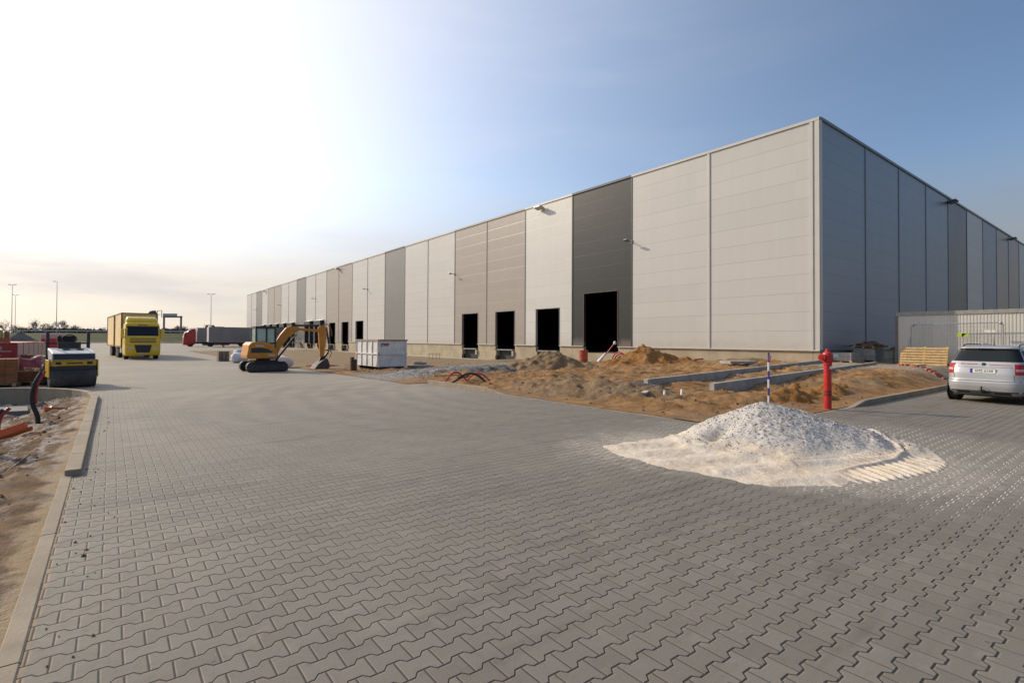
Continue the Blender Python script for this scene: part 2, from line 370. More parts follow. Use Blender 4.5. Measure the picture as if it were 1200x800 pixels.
def soil_material(name, kind):
    m, N, b = newmat(name)
    geo = N.n('ShaderNodeNewGeometry').outputs['Position']
    sp = N.n('ShaderNodeSeparateXYZ', Vector=geo); X, Y = sp.outputs[0], sp.outputs[1]
    n1 = N.noise(geo, .35, 5, .6, .4); n2 = N.noise(geo, 1.6, 6, .65, .3); n3 = N.noise(geo, 9., 6, .7); n4 = N.noise(geo, 45., 4, .7)
    if kind == 'island':
        c = N.mix(N.ss(n2, .35, .65), (.225, .118, .045, 1), (.36, .21, .095, 1))
        c = N.mix(N.m('MULTIPLY', N.ss(n1, .52, .68), .7), c, (.20, .155, .11, 1))
        c = N.mix(N.m('MULTIPLY', N.ss(n3, .55, .75), .55), c, (.12, .075, .04, 1))
        c = N.mix(N.m('MULTIPLY', N.ss(n2, .62, .72), .5), c, (.44, .33, .21, 1))
        # duller trodden ground farther off
        c = N.mix(N.m('MULTIPLY', N.ss(Y, 24., 32.), .75), c, N.mix(n2, (.22, .165, .10, 1), (.29, .23, .15, 1)))
        # pale compacted ground by the pallets
        pal = N.m('MULTIPLY', N.ss(N.m('ADD', X, N.m('MULTIPLY', n2, 2.)), 25.5, 27.5), N.ss(Y, 11.4, 10.6))
        c = N.mix(N.m('MULTIPLY', pal, .8), c, N.mix(n3, (.30, .25, .19, 1), (.42, .37, .30, 1)))
        # crushed grey stone track
        gv = N.m('ABSOLUTE', N.m('SUBTRACT', N.m('SUBTRACT', Y, 21.2), N.m('MULTIPLY', N.m('SUBTRACT', X, 9.5), .55)))
        gv = N.m('MULTIPLY', N.ss(N.m('ADD', gv, N.m('MULTIPLY', n2, 1.6)), 3.6, 2.0), N.ss(N.m('ADD', X, N.m('MULTIPLY', n2, 2.)), 27., 24.))
        vor = N.n('ShaderNodeTexVoronoi', Vector=geo, Scale=16.)
        stone = N.mix(vor.outputs['Color'], (.10, .095, .09, 1), (.42, .39, .36, 1))
        sepc = N.n('ShaderNodeSeparateColor', Color=vor.outputs['Color'])
        stone = N.mix(sepc.outputs[0], (.13, .12, .115, 1), (.40, .37, .34, 1))
        c = N.mix(gv, c, stone)
        gr = N.m('MULTIPLY', N.ss(N.noise(geo, .5, 4, .6), .55, .66), N.m('SUBTRACT', 1., gv))
        c = N.mix(N.m('MULTIPLY', gr, .55), c, N.mix(n3, (.14, .125, .11, 1), (.27, .24, .21, 1)))
    else:
        c = N.mix(N.ss(n2, .35, .65), (.10, .062, .036, 1), (.23, .145, .08, 1))
        kx = N.ss(N.m('ADD', X, N.m('MULTIPLY', N.m('SUBTRACT', n2, .5), .7)), -.62, -.50)
        c = N.mix(N.m('MULTIPLY', kx, .9), c, N.mix(n3, (.33, .235, .14, 1), (.45, .35, .23, 1)))
        st = N.noise(N.n('ShaderNodeMapping', Vector=geo, Scale=(2.6, .9, 1.), Rotation=(0, 0, -.45)).outputs[0], 1.3, 6, .7)
        wm = N.m('MULTIPLY', N.ss(st, .47, .57), N.m('ADD', .25, N.m('MULTIPLY', N.ss(Y, 7.5, 10.), .75)))
        c = N.mix(N.m('MULTIPLY', wm, .65), c, N.mix(n3, (.34, .30, .27, 1), (.52, .48, .44, 1)))
        dk = N.ss(N.m('ADD', X, N.m('MULTIPLY', n2, 1.2)), -1.2, -2.0)
        c = N.mix(N.m('MULTIPLY', N.m('MULTIPLY', dk, N.ss(Y, 10., 12.)), .8), c, (.10, .09, .08, 1))
        c = N.mix(N.m('MULTIPLY', N.ss(n3, .56, .7), .5), c, (.10, .07, .05, 1))
    c = N.mix(N.m('MULTIPLY', N.ss(n4, .3, .8), .35), c, N.mix(.5, c, (.05, .035, .02, 1)))
    N.set(b.inputs['Base Color'], c); b.inputs['Roughness'].default_value = .95; b.inputs['Specular IOR Level'].default_value = .15
    h = N.m('ADD', N.m('MULTIPLY', n3, .7), N.m('MULTIPLY', n4, .3))
    N.set(b.inputs['Normal'], N.n('ShaderNodeBump', Strength=.8, Distance=.06, Height=h).outputs[0])
    return m
def cladding(name, col, rough=.38, metal=0., line=.72, spec=.5, band=0.):
    m, N, b = newmat(name)
    geo = N.n('ShaderNodeNewGeometry').outputs['Position']
    sp = N.n('ShaderNodeSeparateXYZ', Vector=geo)
    zz = N.m('DIVIDE', N.m('SUBTRACT', sp.outputs[2], 1.14), 1.0142)
    fr = N.m('SUBTRACT', zz, N.m('FLOOR', zz))
    e = N.m('MULTIPLY', N.m('MINIMUM', fr, N.m('SUBTRACT', 1., fr)), 1.0142)
    groove = N.ss(e, .006, .022)
    bay = N.m('FLOOR', N.m('DIVIDE', N.m('ADD', sp.outputs[0], sp.outputs[1]), 6.0))
    rv = N.n('ShaderNodeTexWhiteNoise', Vector=N.n('ShaderNodeCombineXYZ', X=N.m('FLOOR', zz), Y=bay, Z=1.).outputs[0]).outputs['Value']
    k = N.m('ADD', .965, N.m('MULTIPLY', rv, .05))
    stain = N.noise(N.n('ShaderNodeMapping', Vector=geo, Scale=(2., 2., .12)).outputs[0], 1.1, 5, .6)
    k = N.m('MULTIPLY', k, N.m('ADD', .96, N.m('MULTIPLY', stain, .08)))
    hs = N.n('ShaderNodeHueSaturation', Value=k, Color=c4(col))
    c = N.mix(groove, c4(tuple(x*line for x in col)), hs.outputs[0])
    if band:  # paler lips along the panel joints: highlight painted into the colour
        c = N.mix(N.m('MULTIPLY', N.ss(e, .06, .025), band), c, c4(tuple(min(1, x*1.35) for x in col)))
    # splash dirt just above the plinth
    dz = N.m('ADD', sp.outputs[2], N.m('MULTIPLY', N.noise(geo, 2.3, 4), -.9))
    c = N.mix(N.m('MULTIPLY', N.ss(dz, 1.5, .6), .35), c, (.36, .30, .23, 1))
    N.set(b.inputs['Base Color'], c)
    N.set(b.inputs['Roughness'], N.m('ADD', rough-.05, N.m('MULTIPLY', stain, .1)))
    b.inputs['Metallic'].default_value = metal; b.inputs['Specular IOR Level'].default_value = spec
    micro = N.m('SINE', N.m('MULTIPLY', sp.outputs[2], 2*PI/.05))
    h = N.m('ADD', N.m('MULTIPLY', groove, .35), N.m('MULTIPLY', micro, .05))
    h = N.m('ADD', h, N.m('MULTIPLY', N.noise(geo, .5, 3), 1.3))
    N.set(b.inputs['Normal'], N.n('ShaderNodeBump', Strength=.35, Distance=.02, Height=h).outputs[0])
    return m

M_pave = paver_material()
M_isl = soil_material('churned orange soil', 'island')
M_left = soil_material('muddy bank soil', 'left')
K = {}
K['silver'] = cladding('silver grey cladding', (.515, .495, .465), .36, .0)
K['white'] = cladding('off white cladding', (.575, .56, .525), .4)
K['taupe'] = cladding('taupe cladding', (.335, .29, .25), .36, 0, .8, band=.35)
K['slate'] = cladding('shade blued grey cladding', (.215, .255, .30), .36)  # mid grey bays; their blue cast puts the wall's shade into the colour
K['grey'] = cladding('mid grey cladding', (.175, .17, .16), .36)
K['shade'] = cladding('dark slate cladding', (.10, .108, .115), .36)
K['dark'] = cladding('anthracite cladding', (.030, .031, .032), .45, spec=.3)
conc = mat('plinth concrete', (.40, .335, .235), .85, var=.14, scale=.9, bump=.25, bscale=30, spec=.25, dirt=((.30, .23, .15), .4))
kerbm = mat('kerb concrete', (.30, .25, .185), .85, var=.14, scale=1.7, bump=.4, bscale=55, spec=.25, dirt=((.22, .16, .11), .5))
wallm = mat('raw concrete', (.36, .34, .31), .85, var=.16, scale=2.2, bump=.3, bscale=30, spec=.25, dirt=((.18, .17, .16), .45))
apronm = mat('pale yard concrete', (.44, .40, .345), .85, var=.1, scale=.7, bump=.2, bscale=20, spec=.2)
black = mat('black rubber', (.018, .018, .018), .7, scale=9, var=.3)
dkmetal = mat('dark metal', (.035, .035, .038), .5, scale=7, var=.3)
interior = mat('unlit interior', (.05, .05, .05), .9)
steel = mat('galvanised steel', (.36, .36, .36), .4, .6, scale=8)
whitep = mat('white paint', (.75, .74, .72), .45, scale=4, var=.05)
redp = mat('red paint', (.48, .022, .02), .35, scale=7, var=.15, dirt=((.2, .03, .02), .2))
wood = mat('raw pallet timber', (.46, .31, .16), .8, scale=5, var=.25, bump=.3, bscale=40)
orangep = mat('orange drain plastic', (.52, .13, .035), .45, scale=6)
grass = mat('rough grass', (.055, .062, .025), .95, scale=.25, var=.35, bump=.6, bscale=3, spec=.1, dirt=((.09, .08, .04), .6))

# ================================================================== SETTING
tag(grid('ground', rng(-900, 1400, 50), rng(-600, 1500, 50), lambda x, y: -.9, mat('bare field', (.12, .105, .06), .95, scale=.02, var=.3, spec=.1), smooth=False), kind='structure')
def pave_in(x, y):
    fwd = x*SA+y*CA
    if y < 4.95: return x > -.345 and x < 100 and y > -30
    if y < 22.35: return -.345 < x < 9.22
    if y < 84: return -60 < x < (8.55 if y > 24 else 9.22)
    return x < 29.2 and x > -120 and fwd < 172
xs = [-120, -90, -60, -30, -10, -4, -.345] + rng(.5, 8.55, 1.0) + [9.22, 12, 16, 20, 24, 29.2, 40, 60, 80, 100]
ys = [-30, -15, -5, 0, 2.5, 4.95] + rng(7, 21, 1.) + [22.35, 24] + rng(26, 50, 2.) + [60, 72, 84] + rng(95, 260, 10)
tag(grid('paving', xs, ys, G, M_pave, inside=pave_in), kind='structure')
v = [(-.33, 17.6), (-.31, 22.36)]; arc = [(-.32-3.0*(1-math.cos(k/16*PI/2)), 17.6+4.6*math.sin(k/16*PI/2)) for k in range(17)]
vv = [(p[0], p[1], G(*p)) for p in [(-.31, 22.36)]+arc+[(-3.32, 22.36)]]
tag(link_mesh('paving', vv, [(0, i+2, i+1) for i in range(0, 17)], M_pave), kind='structure')
# bare soil, fine near the camera
xs = rng(9.25, 29.25, .09)
ys = rng(5.05, 26, .09)+rng(26.3, 45, .3)+rng(46, 84, 1.)
tag(grid('soil', xs, ys, island, M_isl), kind='structure')
xs2 = [8.5, 8.7, 9.0, 9.25]; tag(grid('soil_edge', xs2, rng(17.2, 84, .4), lambda x, y: G(x, y)+.012+.05*sst(8.55, 9.25, x)*(1 if y > 17.6 else 0)+fbm(x, y, 1.5, 3)*.02*sst(8.55, 9, x), M_isl), kind='structure')
def yard(x, y): return island(29.25, min(y, 11.5)) if x <= 29.25 else .50-.5*(1-sst(5.05, 7., y))+fbm(x, y, 1., 3)*.03
tag(grid('yard_ground', rng(29.25, 70, .25), rng(5.05, 11.5, .25), yard, M_isl), kind='structure')
# left bank
tag(grid('muddy_bank', rng(-15, -.37, .075), rng(-4, 22.3, .08), left_slope, M_left), kind='structure')
# loading apron along the docks
def apr(x, y): return -.34
tag(grid('loading_apron', rng(25.45, 29.28, .6), rng(36.4, 84, 2.), apr, apronm), kind='structure')

# ---- kerbs: swept from a centre line, 1 m stones
def kerb(name, pts, w, ztop, depth=.5, step=1.0):
    """pts: centre line (x, y); ztop(x, y, s) -> top height"""
    pts = [Vector((p[0], p[1], 0)) for p in pts]
    seg = []; L = 0; out = []
    for a, b_ in zip(pts, pts[1:]):
        n = max(1, int((b_-a).length/.12))
        for i in range(n): out.append(a.lerp(b_, i/n))
    out.append(pts[-1])
    mb = MB(); cum = 0; start = 0
    i = 0
    while i < len(out)-1:
        j = i; l = 0
        while j < len(out)-1 and l < step: l += (out[j+1]-out[j]).length; j += 1
        poly = out[i:j+1]; n = len(poly); v = []; dz = random.uniform(-.003, .003); gap = .006
        for k, p in enumerate(poly):
            d = (poly[min(k+1, n-1)]-poly[max(k-1, 0)]).normalized(); nr = Vector((-d.y, d.x, 0))
            q = p.copy()
            if k == 0: q += d*gap
            z = ztop(q.x, q.y)+dz; c = .008
            for off, zz in ((-w/2, z-depth), (-w/2, z-c), (-w/2+c, z), (w/2-c, z), (w/2, z-c), (w/2, z-depth)):
                v.append(q+nr*off+Vector((0, 0, zz)))
        f = []
        for k in range(n-1):
            for e in range(6): f.append((k*6+e, k*6+(e+1) % 6, (k+1)*6+(e+1) % 6, (k+1)*6+e))
        f += [tuple(range(5, -1, -1)), tuple(range((n-1)*6, n*6))]
        mb.add(v, f); i = j
    o = mb.build(name, kerbm); tag(o, kind='structure'); return o
def lk_top(x, y):
    return G(x, y)+(.012 if y < 7.9 else .075+.03*sst(10, 16, y))
kerb('kerb', [(-.385, -4), (-.385, 8.0)], .10, lambda x, y: .012)
pts = [(-.33, 8.0), (-.32, 12), (-.31, 17.6)]
for k in range(1, 9):
    a = k/8*PI/2; pts.append((-.32-3.0*(1-math.cos(a)), 17.6+4.6*math.sin(a)))
pts += [(-8, 22.3), (-15, 22.3)]
kerb('kerb', pts, .15, lk_top)
def rk_top(x, y): return G(x, y)+.006+.13*sst(12.2, 13.4, y)
pts = [(14.2, 4.98), (11.6, 4.98)]
for k in range(1, 10):
    a = k/9*PI/2; pts.append((11.2-1.95*math.sin(a), 6.95-1.95*math.cos(a)))
pts += [(9.28, 9), (9.26, 12), (9.24, 16.9)]
kerb('kerb', pts, .12, rk_top)
kerb('kerb', [(14.2, 4.98), (60, 4.98)], .13, lambda x, y: .006+.125*sst(14.2, 15.4, x))
# thin flush edging line across the junction
kerb('edging_strip', [(9.22, 5.9), (9.22, -6)], .045, lambda x, y: .004, .1)

# ---- motorway embankment
def strip(name, prof, m, r0=-420, r1=70, f0=0., n=50, jit=0.):
    v = []; f = []
    for i in range(n+1):
        r = r0+(r1-r0)*i/n
        for fw, z in prof:
            x, y = cw(r, fw+f0); v.append((x, y, z+random.uniform(-jit, jit)))
    k = len(prof)
    for i in range(n):
        for j in range(k-1): f.append((i*k+j, (i+1)*k+j, (i+1)*k+j+1, i*k+j+1))
    return link_mesh(name, v, f, m, smooth=True)
tag(strip('embankment', [(171, -.9), (174, -.25), (178, -.2), (196, 3.1), (199, 3.3), (222, 3.3), (240, 1), (300, -.8)], grass, jit=.12), kind='structure')
tag(strip('soil_bank', [(170, -.8), (171.5, .1), (173.5, .25), (176, -.5)], mat('dark turned soil', (.075, .06, .042), .95, scale=.3, var=.4), jit=.2, n=160), kind='structure')
tag(strip('motorway', [(201, 3.42), (219, 3.42)], mat('asphalt', (.06, .06, .06), .85, scale=.5)), kind='structure')
g = thing('guardrail', 'pale steel crash barrier running along the top of the motorway bank', 'guardrail')
mb = MB(); x0, y0 = cw(-420, 200); x1, y1 = cw(60, 200); mb.bar((x0, y0, 4.15), (x1, y1, 4.15), .08, .4); mb.build('rail', mat('weathered zinc', (.55, .54, .52), .5, .2), g)
mb = MB()
for k in range(120):
    x, y = cw(-420+k*4, 200.15); mb.box(x-.06, x+.06, y-.06, y+.06, 3.2, 4.15)
tag(mb.build('post', steel, g), kind='stuff')

# ================================================================== WAREHOUSE
CX, CY = 29.26, 11.52; ZB, ZT = 1.14, 13.31; E0 = .377
ENDY = CY+E0+144; ENDX = CX+E0+150
wh = thing('warehouse', 'long flat roofed warehouse clad in silver, white, taupe and anthracite panels', 'warehouse', (CX, CY, 0))
wh_off = Vector((-CX, -CY, 0))
class WB(MB):
    def build(s, name, mats, parent=None, **kw):
        s.v = [p+wh_off for p in s.v]; return MB.build(s, name, mats, parent or wh, **kw)
colL = ['silver','silver','dark','white','taupe','taupe','silver','silver','grey','silver','silver','taupe','taupe','silver','silver','grey','silver','silver','taupe','taupe','silver','grey','silver','silver']
doors = {2: (3.38, .63, 5.22), 3: (2.94, .75, 4.23), 4: (2.94, .75, 4.24), 5: (2.94, .75, 4.25), 10: (2.94, .75, 4.25), 11: (2.94, .75, 4.25), 12: (2.94, .75, 4.25)}
for k in (13, 14, 16, 17, 18, 19, 20): doors[k] = (2.94, .75, 4.25)
TH = .16
trimc = {'silver': mat('silver flashing', (.52, .50, .465), .4, var=.03, scale=1.), 'white': mat('white flashing', (.60, .585, .55), .4, var=.03, scale=1.), 'taupe': mat('taupe flashing', (.30, .26, .23), .4, var=.03, scale=1.),
         'grey': mat('grey flashing', (.16, .16, .155), .4, var=.03, scale=1.), 'dark': mat('anthracite flashing', (.035, .037, .04), .4, var=.03, scale=1.)}
seam = mat('seam strip', (.17, .16, .15), .5)
for k, cn in enumerate(colL):
    y0 = CY+(E0+6*k if k else 0.0); y1 = CY+E0+6*(k+1)
    mb = WB(); g_ = .012
    a, b_ = y0+g_, y1-g_
    if k in doors:
        dw, dz0, dz1 = doors[k]; yc = (CY+E0+6*k+3)
        mb.box(CX, CX+TH, a, yc-dw/2, ZB, ZT); mb.box(CX, CX+TH, yc+dw/2, b_, ZB, ZT); mb.box(CX, CX+TH, yc-dw/2, yc+dw/2, dz1, ZT)
    else: mb.box(CX, CX+TH, a, b_, ZB, ZT)
    mb.build('cladding_panel', K[cn])
    WB().box(CX-.07, CX+.5, y0+.002, y1-.002, ZT-.09, ZT+.06).build('coping', trimc[cn])
    # seam cover at far end of the bay
    if k == 0: WB().box(CX-.05, CX-.001, y1-.09, y1+.09, ZB+.02, ZT-.10).build('cover_strip', trimc['silver'])
    elif k < 23:
        nx = colL[k+1]; same = nx == cn
        WB().box(CX-.03, CX-.001, y1-.05, y1+.05, ZB+.02, ZT-.10).build('cover_strip', seam if same else trimc['dark' if 'dark' in (cn, nx) else 'grey'])
    if k in doors:   # door reveal frame
        dw, dz0, dz1 = doors[k]; m2 = WB()
        m2.box(CX-.025, CX+.2, yc-dw/2-.05, yc-dw/2-.001, max(dz0, ZB)-.0, dz1+.05); m2.box(CX-.025, CX+.2, yc+dw/2+.001, yc+dw/2+.05, max(dz0, ZB), dz1+.05)
        m2.box(CX-.025, CX+.2, yc-dw/2, yc+dw/2, dz1+.001, dz1+.05)
        m2.build('door_frame', mat('rusty brown frame', (.09, .055, .04), .6) if k == 2 else trimc['grey'])
        if k > 2:    # dock pit: lip, bumpers, dark back
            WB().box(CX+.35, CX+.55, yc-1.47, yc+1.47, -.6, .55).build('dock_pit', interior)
            WB().box(CX-.05, CX+.9, yc-1.2, yc+1.2, .60, .70).build('dock_lip', mat('worn dock steel', (.25, .25, .24), .5, .3))
            if k < 13:
                for s in (-1, 1): WB().box(CX-.12, CX+.3, yc+s*1.33-.13, yc+s*1.33+.13, .1, .56, ).build('bumper', conc)
# corner strips on the lit side
WB().box(CX-.06, CX-.002, CY+.32, CY+.48, ZB-.02, ZT-.10).build('cover_strip', trimc['silver'])
WB().box(CX-.06, CX-.002, CY-.0, CY+.22, ZB-.02, ZT-.10).build('corner_flashing', trimc['silver'])
# drip flashing over the plinth
mb = WB()
def door_gaps():
    y = CY
    for k in sorted(doors):
        yc = CY+E0+6*k+3; dw = doors[k][0]; yield y, yc-dw/2-.06; y = yc+dw/2+.06
    yield y, ENDY
for a, b_ in door_gaps(): WB().box(CX-.09, CX+.05, a, b_, ZB-.045, ZB+.012).build('drip_flashing', trimc['silver'])
# plinth with openings
n = 0
for a, b_ in door_gaps():
    y = a
    while y < b_-.05:
        nb = min([v for v in [CY+E0+6*q for q in range(26)] if v > y+.3] + [b_]); e = min(nb, b_)
        WB().box(CX+.03, CX+.30, y+(.008 if y > a else (.03 if y == CY else 0)), e-.008 if e < b_ else e, -.9, ZB-.046).build('plinth_panel', conc); y = e
WB().box(CX+.1, CX+3, CY+E0+12+3-1.69, CY+E0+12+3+1.69, -.5, .62).build('threshold', conc)
# right facade
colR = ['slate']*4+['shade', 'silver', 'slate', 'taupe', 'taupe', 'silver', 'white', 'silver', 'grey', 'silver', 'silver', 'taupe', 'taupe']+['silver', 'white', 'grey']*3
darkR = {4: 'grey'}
for k in range(25):
    cn = colR[k % len(colR)]
    x0 = CX+(E0+6*k if k else TH+.002); x1 = CX+E0+6*(k+1)
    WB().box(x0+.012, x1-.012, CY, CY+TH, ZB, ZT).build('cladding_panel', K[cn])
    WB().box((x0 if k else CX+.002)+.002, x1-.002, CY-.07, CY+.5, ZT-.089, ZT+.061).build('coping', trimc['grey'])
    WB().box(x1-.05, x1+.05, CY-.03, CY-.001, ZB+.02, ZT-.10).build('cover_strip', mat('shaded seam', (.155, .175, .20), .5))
WB().box(CX+.0, CX+.2, CY-.05, CY-.003, ZB-.02, ZT-.10).build('corner_flashing', trimc['silver'])
WB().box(CX+.301, ENDX, CY+.031, CY+.30, -.9, ZB-.046).build('plinth_panel', conc)
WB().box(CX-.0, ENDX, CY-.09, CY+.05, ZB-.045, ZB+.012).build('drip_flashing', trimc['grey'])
# far walls, roof, floor
WB().box(CX+.3, ENDX, ENDY-.2, ENDY, -.9, ZT).build('rear_wall', K['silver'])
WB().box(ENDX-.2, ENDX, CY+.3, ENDY-.2, -.9, ZT).build('rear_wall', K['silver'])
WB().box(CX+.17, ENDX-.2, CY+.17, ENDY-.2, ZT-.6, ZT-.3).build('roof', mat('roof membrane', (.25, .25, .25), .8))
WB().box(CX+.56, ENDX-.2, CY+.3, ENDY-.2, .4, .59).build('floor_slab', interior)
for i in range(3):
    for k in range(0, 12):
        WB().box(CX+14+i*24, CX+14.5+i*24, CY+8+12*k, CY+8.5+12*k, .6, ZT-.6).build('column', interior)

# dock shelters on the far docks
shn = 0
for k in (13, 14, 16, 17, 18, 19, 20):
    yc = CY+E0+6*k+3
    t = thing('dock_shelter', 'x', 'dock shelter', (CX, yc, 0), group='dock shelters on the far loading doors')
    t['label'] = {13: 'black dock shelter above and behind the excavator arm, nearest of the fitted docks', 14: 'second fitted black dock shelter, just left of the excavator stick', 16: 'black dock shelter between the steel stairs and the docked trailer',
                  17: 'dock shelter at the rear of the grey trailer with the red mark', 18: 'dock shelter one door beyond the nearer docked trailer', 19: 'dock shelter that the red lorry backs onto', 20: 'farthest dock shelter on the long facade'}[k]
    MB().box(-.62, -.01, -1.75, -1.25, .75, 4.6).build('side_curtain', black, t); MB().box(-.62, -.01, 1.25, 1.75, .75, 4.6).build('side_curtain', black, t)
    MB().box(-.66, -.01, -1.78, 1.78, 4.0, 4.75).build('head_curtain', black, t)
    MB().prism([(-.70, 4.77), (-.02, 4.95), (-.02, 4.79), (-.70, 4.75)], -1.85, 1.85).build('canopy', whitep, t)
    MB().box(-.25, -.02, -1.2, -.85, .1, .7).build('bumper', black, t); MB().box(-.25, -.02, .85, 1.2, .1, .7).build('bumper', black, t)
    if k in (13, 14, 16): MB().box(.05, .12, -1.24, 1.24, .75, 4.0).build('sectional_door', mat('door panel grey', (.45, .45, .44), .5), t)
# steel stairs to a side door
t = thing('metal_staircase', 'pale steel external staircase against the far facade behind the excavator boom', 'staircase', (CX, 104.6, -.25))
mb = MB()
for i in range(7): mb.box(-1.1, -.05, -1.9+i*.28, -1.62+i*.28, .13+i*.16, .17+i*.16)
mb.build('tread', steel, t)
MB().box(-1.2, -.05, .1, 1.6, 1.05, 1.12).build('landing', steel, t)
mb = MB()
for x in (-1.15, -.1): mb.bar((x, -1.95, 1.05), (x, .1, 2.15), .05, .05).bar((x, .1, 2.15), (x, 1.6, 2.15), .05, .05).bar((x, -1.95, 0), (x, -1.95, 1.05), .05, .05).bar((x, .1, 0), (x, .1, 2.15), .06, .06).bar((x, 1.6, 0), (x, 1.6, 2.15), .06, .06).bar((x, -1.95, .05), (x, .1, 1.1), .06, .16)
mb.build('handrail', steel, t)

# ---- floodlights on the facade
lampm = mat('lamp housing', (.16, .155, .15), .45); lampw = mat('pale lamp housing', (.5, .48, .45), .45)
def arm_light(y, z, label):
    t = thing('floodlight', label, 'floodlight', (CX, y, z), group='arm floodlights at mid height of the long facade')
    MB().box(-.06, 0, -.08, .08, -.12, .12).build('bracket', lampm, t)
    MB().cyl((-.05, 0, 0), (-.42, 0, .06), .03, n=8).build('arm', lampm, t)
    T = Matrix.Translation((-.55, 0, .03)) @ Matrix.Rotation(R(18), 4, 'Y')
    MB().box(-.20, .10, -.15, .15, -.04, .05, T=T).build('lamp_head', lampm, t, bevel=.02)
for y, z, l in ((23.9, 8.6, 'arm floodlight on the anthracite bay above the tall open door'), (47.9, 8.6, 'arm floodlight at the left edge of the paired taupe bays'), (71.9, 8.75, 'arm floodlight on the silver bays left of the mid grey bay'),
                (95.9, 8.8, 'arm floodlight above the second fitted dock shelter'), (119.9, 8.8, 'arm floodlight above the docked trailers'), (143.9, 8.8, 'farthest arm floodlight near the end of the facade')): arm_light(y, z, l)
def top_light(loc, rz, label, m_, group):
    t = thing('floodlight', label, 'floodlight', loc, rz, group)
    MB().box(-.3, 0, -.12, .12, -.06, .06).build('bracket', m_, t)
    T = Matrix.Translation((-.40, 0, -.02)) @ Matrix.Rotation(R(14), 4, 'Y')
    MB().box(-.28, .28, -.42, .42, -.08, .09, T=T).build('lamp_head', m_, t, bevel=.03)
    MB().box(-.22, .22, -.36, .36, -.09, -.082, T=T).build('lens', glassy('lamp glass', (.2, .2, .2), .15), t)
for y, l in ((33.6, 'roof edge floodlight on the single white bay'), (83.6, 'roof edge floodlight over the farther taupe bays'), (134.6, 'roof edge floodlight near the far left end of the facade')):
    top_light((CX, y, 12.92), 0, l, lampw, 'roof edge floodlights on the long facade')
for x, l in ((53.3, 'dark roof edge floodlight on the shaded side, nearer the corner'), (77.6, 'dark roof edge floodlight on the shaded side, farther from the corner'), (101.6, 'dark roof edge floodlight far along the shaded side')):
    top_light((x, CY, 12.85), PI/2, l, dkmetal, 'roof edge floodlights on the shaded side')

# ================================================================== HEAPS
def heap(name, label, cx, cy, rx, ry, h, m, rot=0., seed=0, base=island, rough=.12, st=.1, sharp=1.25, cat='heap', peak=(0., 0.), group=None):
    nx = int(rx*2.4/st); ny = int(ry*2.4/st); v = []; f = []
    c, s = math.cos(rot), math.sin(rot)
    for j in range(ny+1):
        for i in range(nx+1):
            a = (i/nx-.5)*2.4; b = (j/ny-.5)*2.4
            a2 = a-peak[0]*(1-min(1, math.hypot(a, b))); b2 = b-peak[1]*(1-min(1, math.hypot(a, b)))
            lx, ly = a*rx, b*ry; wx, wy = cx+lx*c-ly*s, cy+lx*s+ly*c
            r = math.hypot(a2, b2)*(1+.22*fbm(wx, wy, .9/max(.6, rx*.5), 3, seed))
            z = max(0, 1-r)**sharp*h if r < 1 else 0
            z += (fbm(wx, wy, 1.6, 5, seed+3)*rough + abs(fbm(wx, wy, 4., 3, seed+5))*rough*.6)*sst(1.1, .7, r)
            e = sst(1.0, 1.16, max(abs(a), abs(b)))
            z = z if r < 1.02 else -.12*sst(1.0, 1.12, r)
            v.append((lx*c-ly*s, lx*s+ly*c, base(wx, wy)+z-.02-.3*e))
    for j in range(ny):
        for i in range(nx):
            q = j*(nx+1)+i; f.append((q, q+1, q+nx+2, q+nx+1))
    o = link_mesh(name, v, f, m, smooth=True, loc=(cx, cy, 0)); tag(o, label, cat, group); return o
def earth(name, a, b, d):
    m, N, bs = newmat(name); geo = N.n('ShaderNodeNewGeometry').outputs['Position']
    n2 = N.noise(geo, 1.3, 6, .65, .4); n3 = N.noise(geo, 8., 6, .7); n4 = N.noise(geo, 40., 4, .7)
    c = N.mix(N.ss(n2, .35, .65), c4(a), c4(b)); c = N.mix(N.m('MULTIPLY', N.ss(n3, .52, .7), .6), c, c4(d))
    c = N.mix(N.m('MULTIPLY', n4, .4), c, N.mix(.5, c, (.04, .03, .02, 1)))
    N.set(bs.inputs['Base Color'], c); bs.inputs['Roughness'].default_value = .95; bs.inputs['Specular IOR Level'].default_value = .15
    N.set(bs.inputs['Normal'], N.n('ShaderNodeBump', Strength=.9, Distance=.08, Height=N.m('ADD', n3, N.m('MULTIPLY', n4, .4))).outputs[0])
    return m
E_brown = earth('brown earth', (.22, .14, .075), (.32, .22, .13), (.14, .11, .085))
E_orange = earth('orange earth', (.27, .125, .035), (.36, .19, .07), (.16, .075, .03))
E_grey = earth('grey gravel', (.13, .12, .11), (.22, .205, .185), (.07, .065, .06))
heap('earth_heap', 'brown grey mound of dug earth in front of the loading door in the white bay', 19.2, 21.4, 3.1, 2.3, .95, E_brown, -.6, 1, rough=.2)
heap('earth_heap', 'bright orange mound of earth heaped against the silver wall beside the red hose', 25.6, 19.4, 3.0, 2.0, 1.1, E_orange, -.5, 5, rough=.22, peak=(-.2, 0))
heap('earth_heap', 'low orange hump of earth between the red barrel and the tall open door', 27.0, 22.9, 2.4, 1.4, .45, E_orange, .4, 9, rough=.16)
heap('earth_heap', 'low clods of orange brown soil behind the red hydrant', 16.0, 6.6, 2.6, .8, .22, E_orange, .1, 12, rough=.2, st=.07)
heap('earth_heap', 'rough brown bank of soil along the kerb in front of the barrel', 11.2, 10.6, 1.3, 3.0, .26, E_brown, .15, 15, rough=.09, st=.07)
heap('earth_heap', 'dark scraped soil piled at the near end of the longer concrete curb wall', 13.1, 10.6, 1.3, .8, .25, E_grey, .3, 17, rough=.14, st=.07)
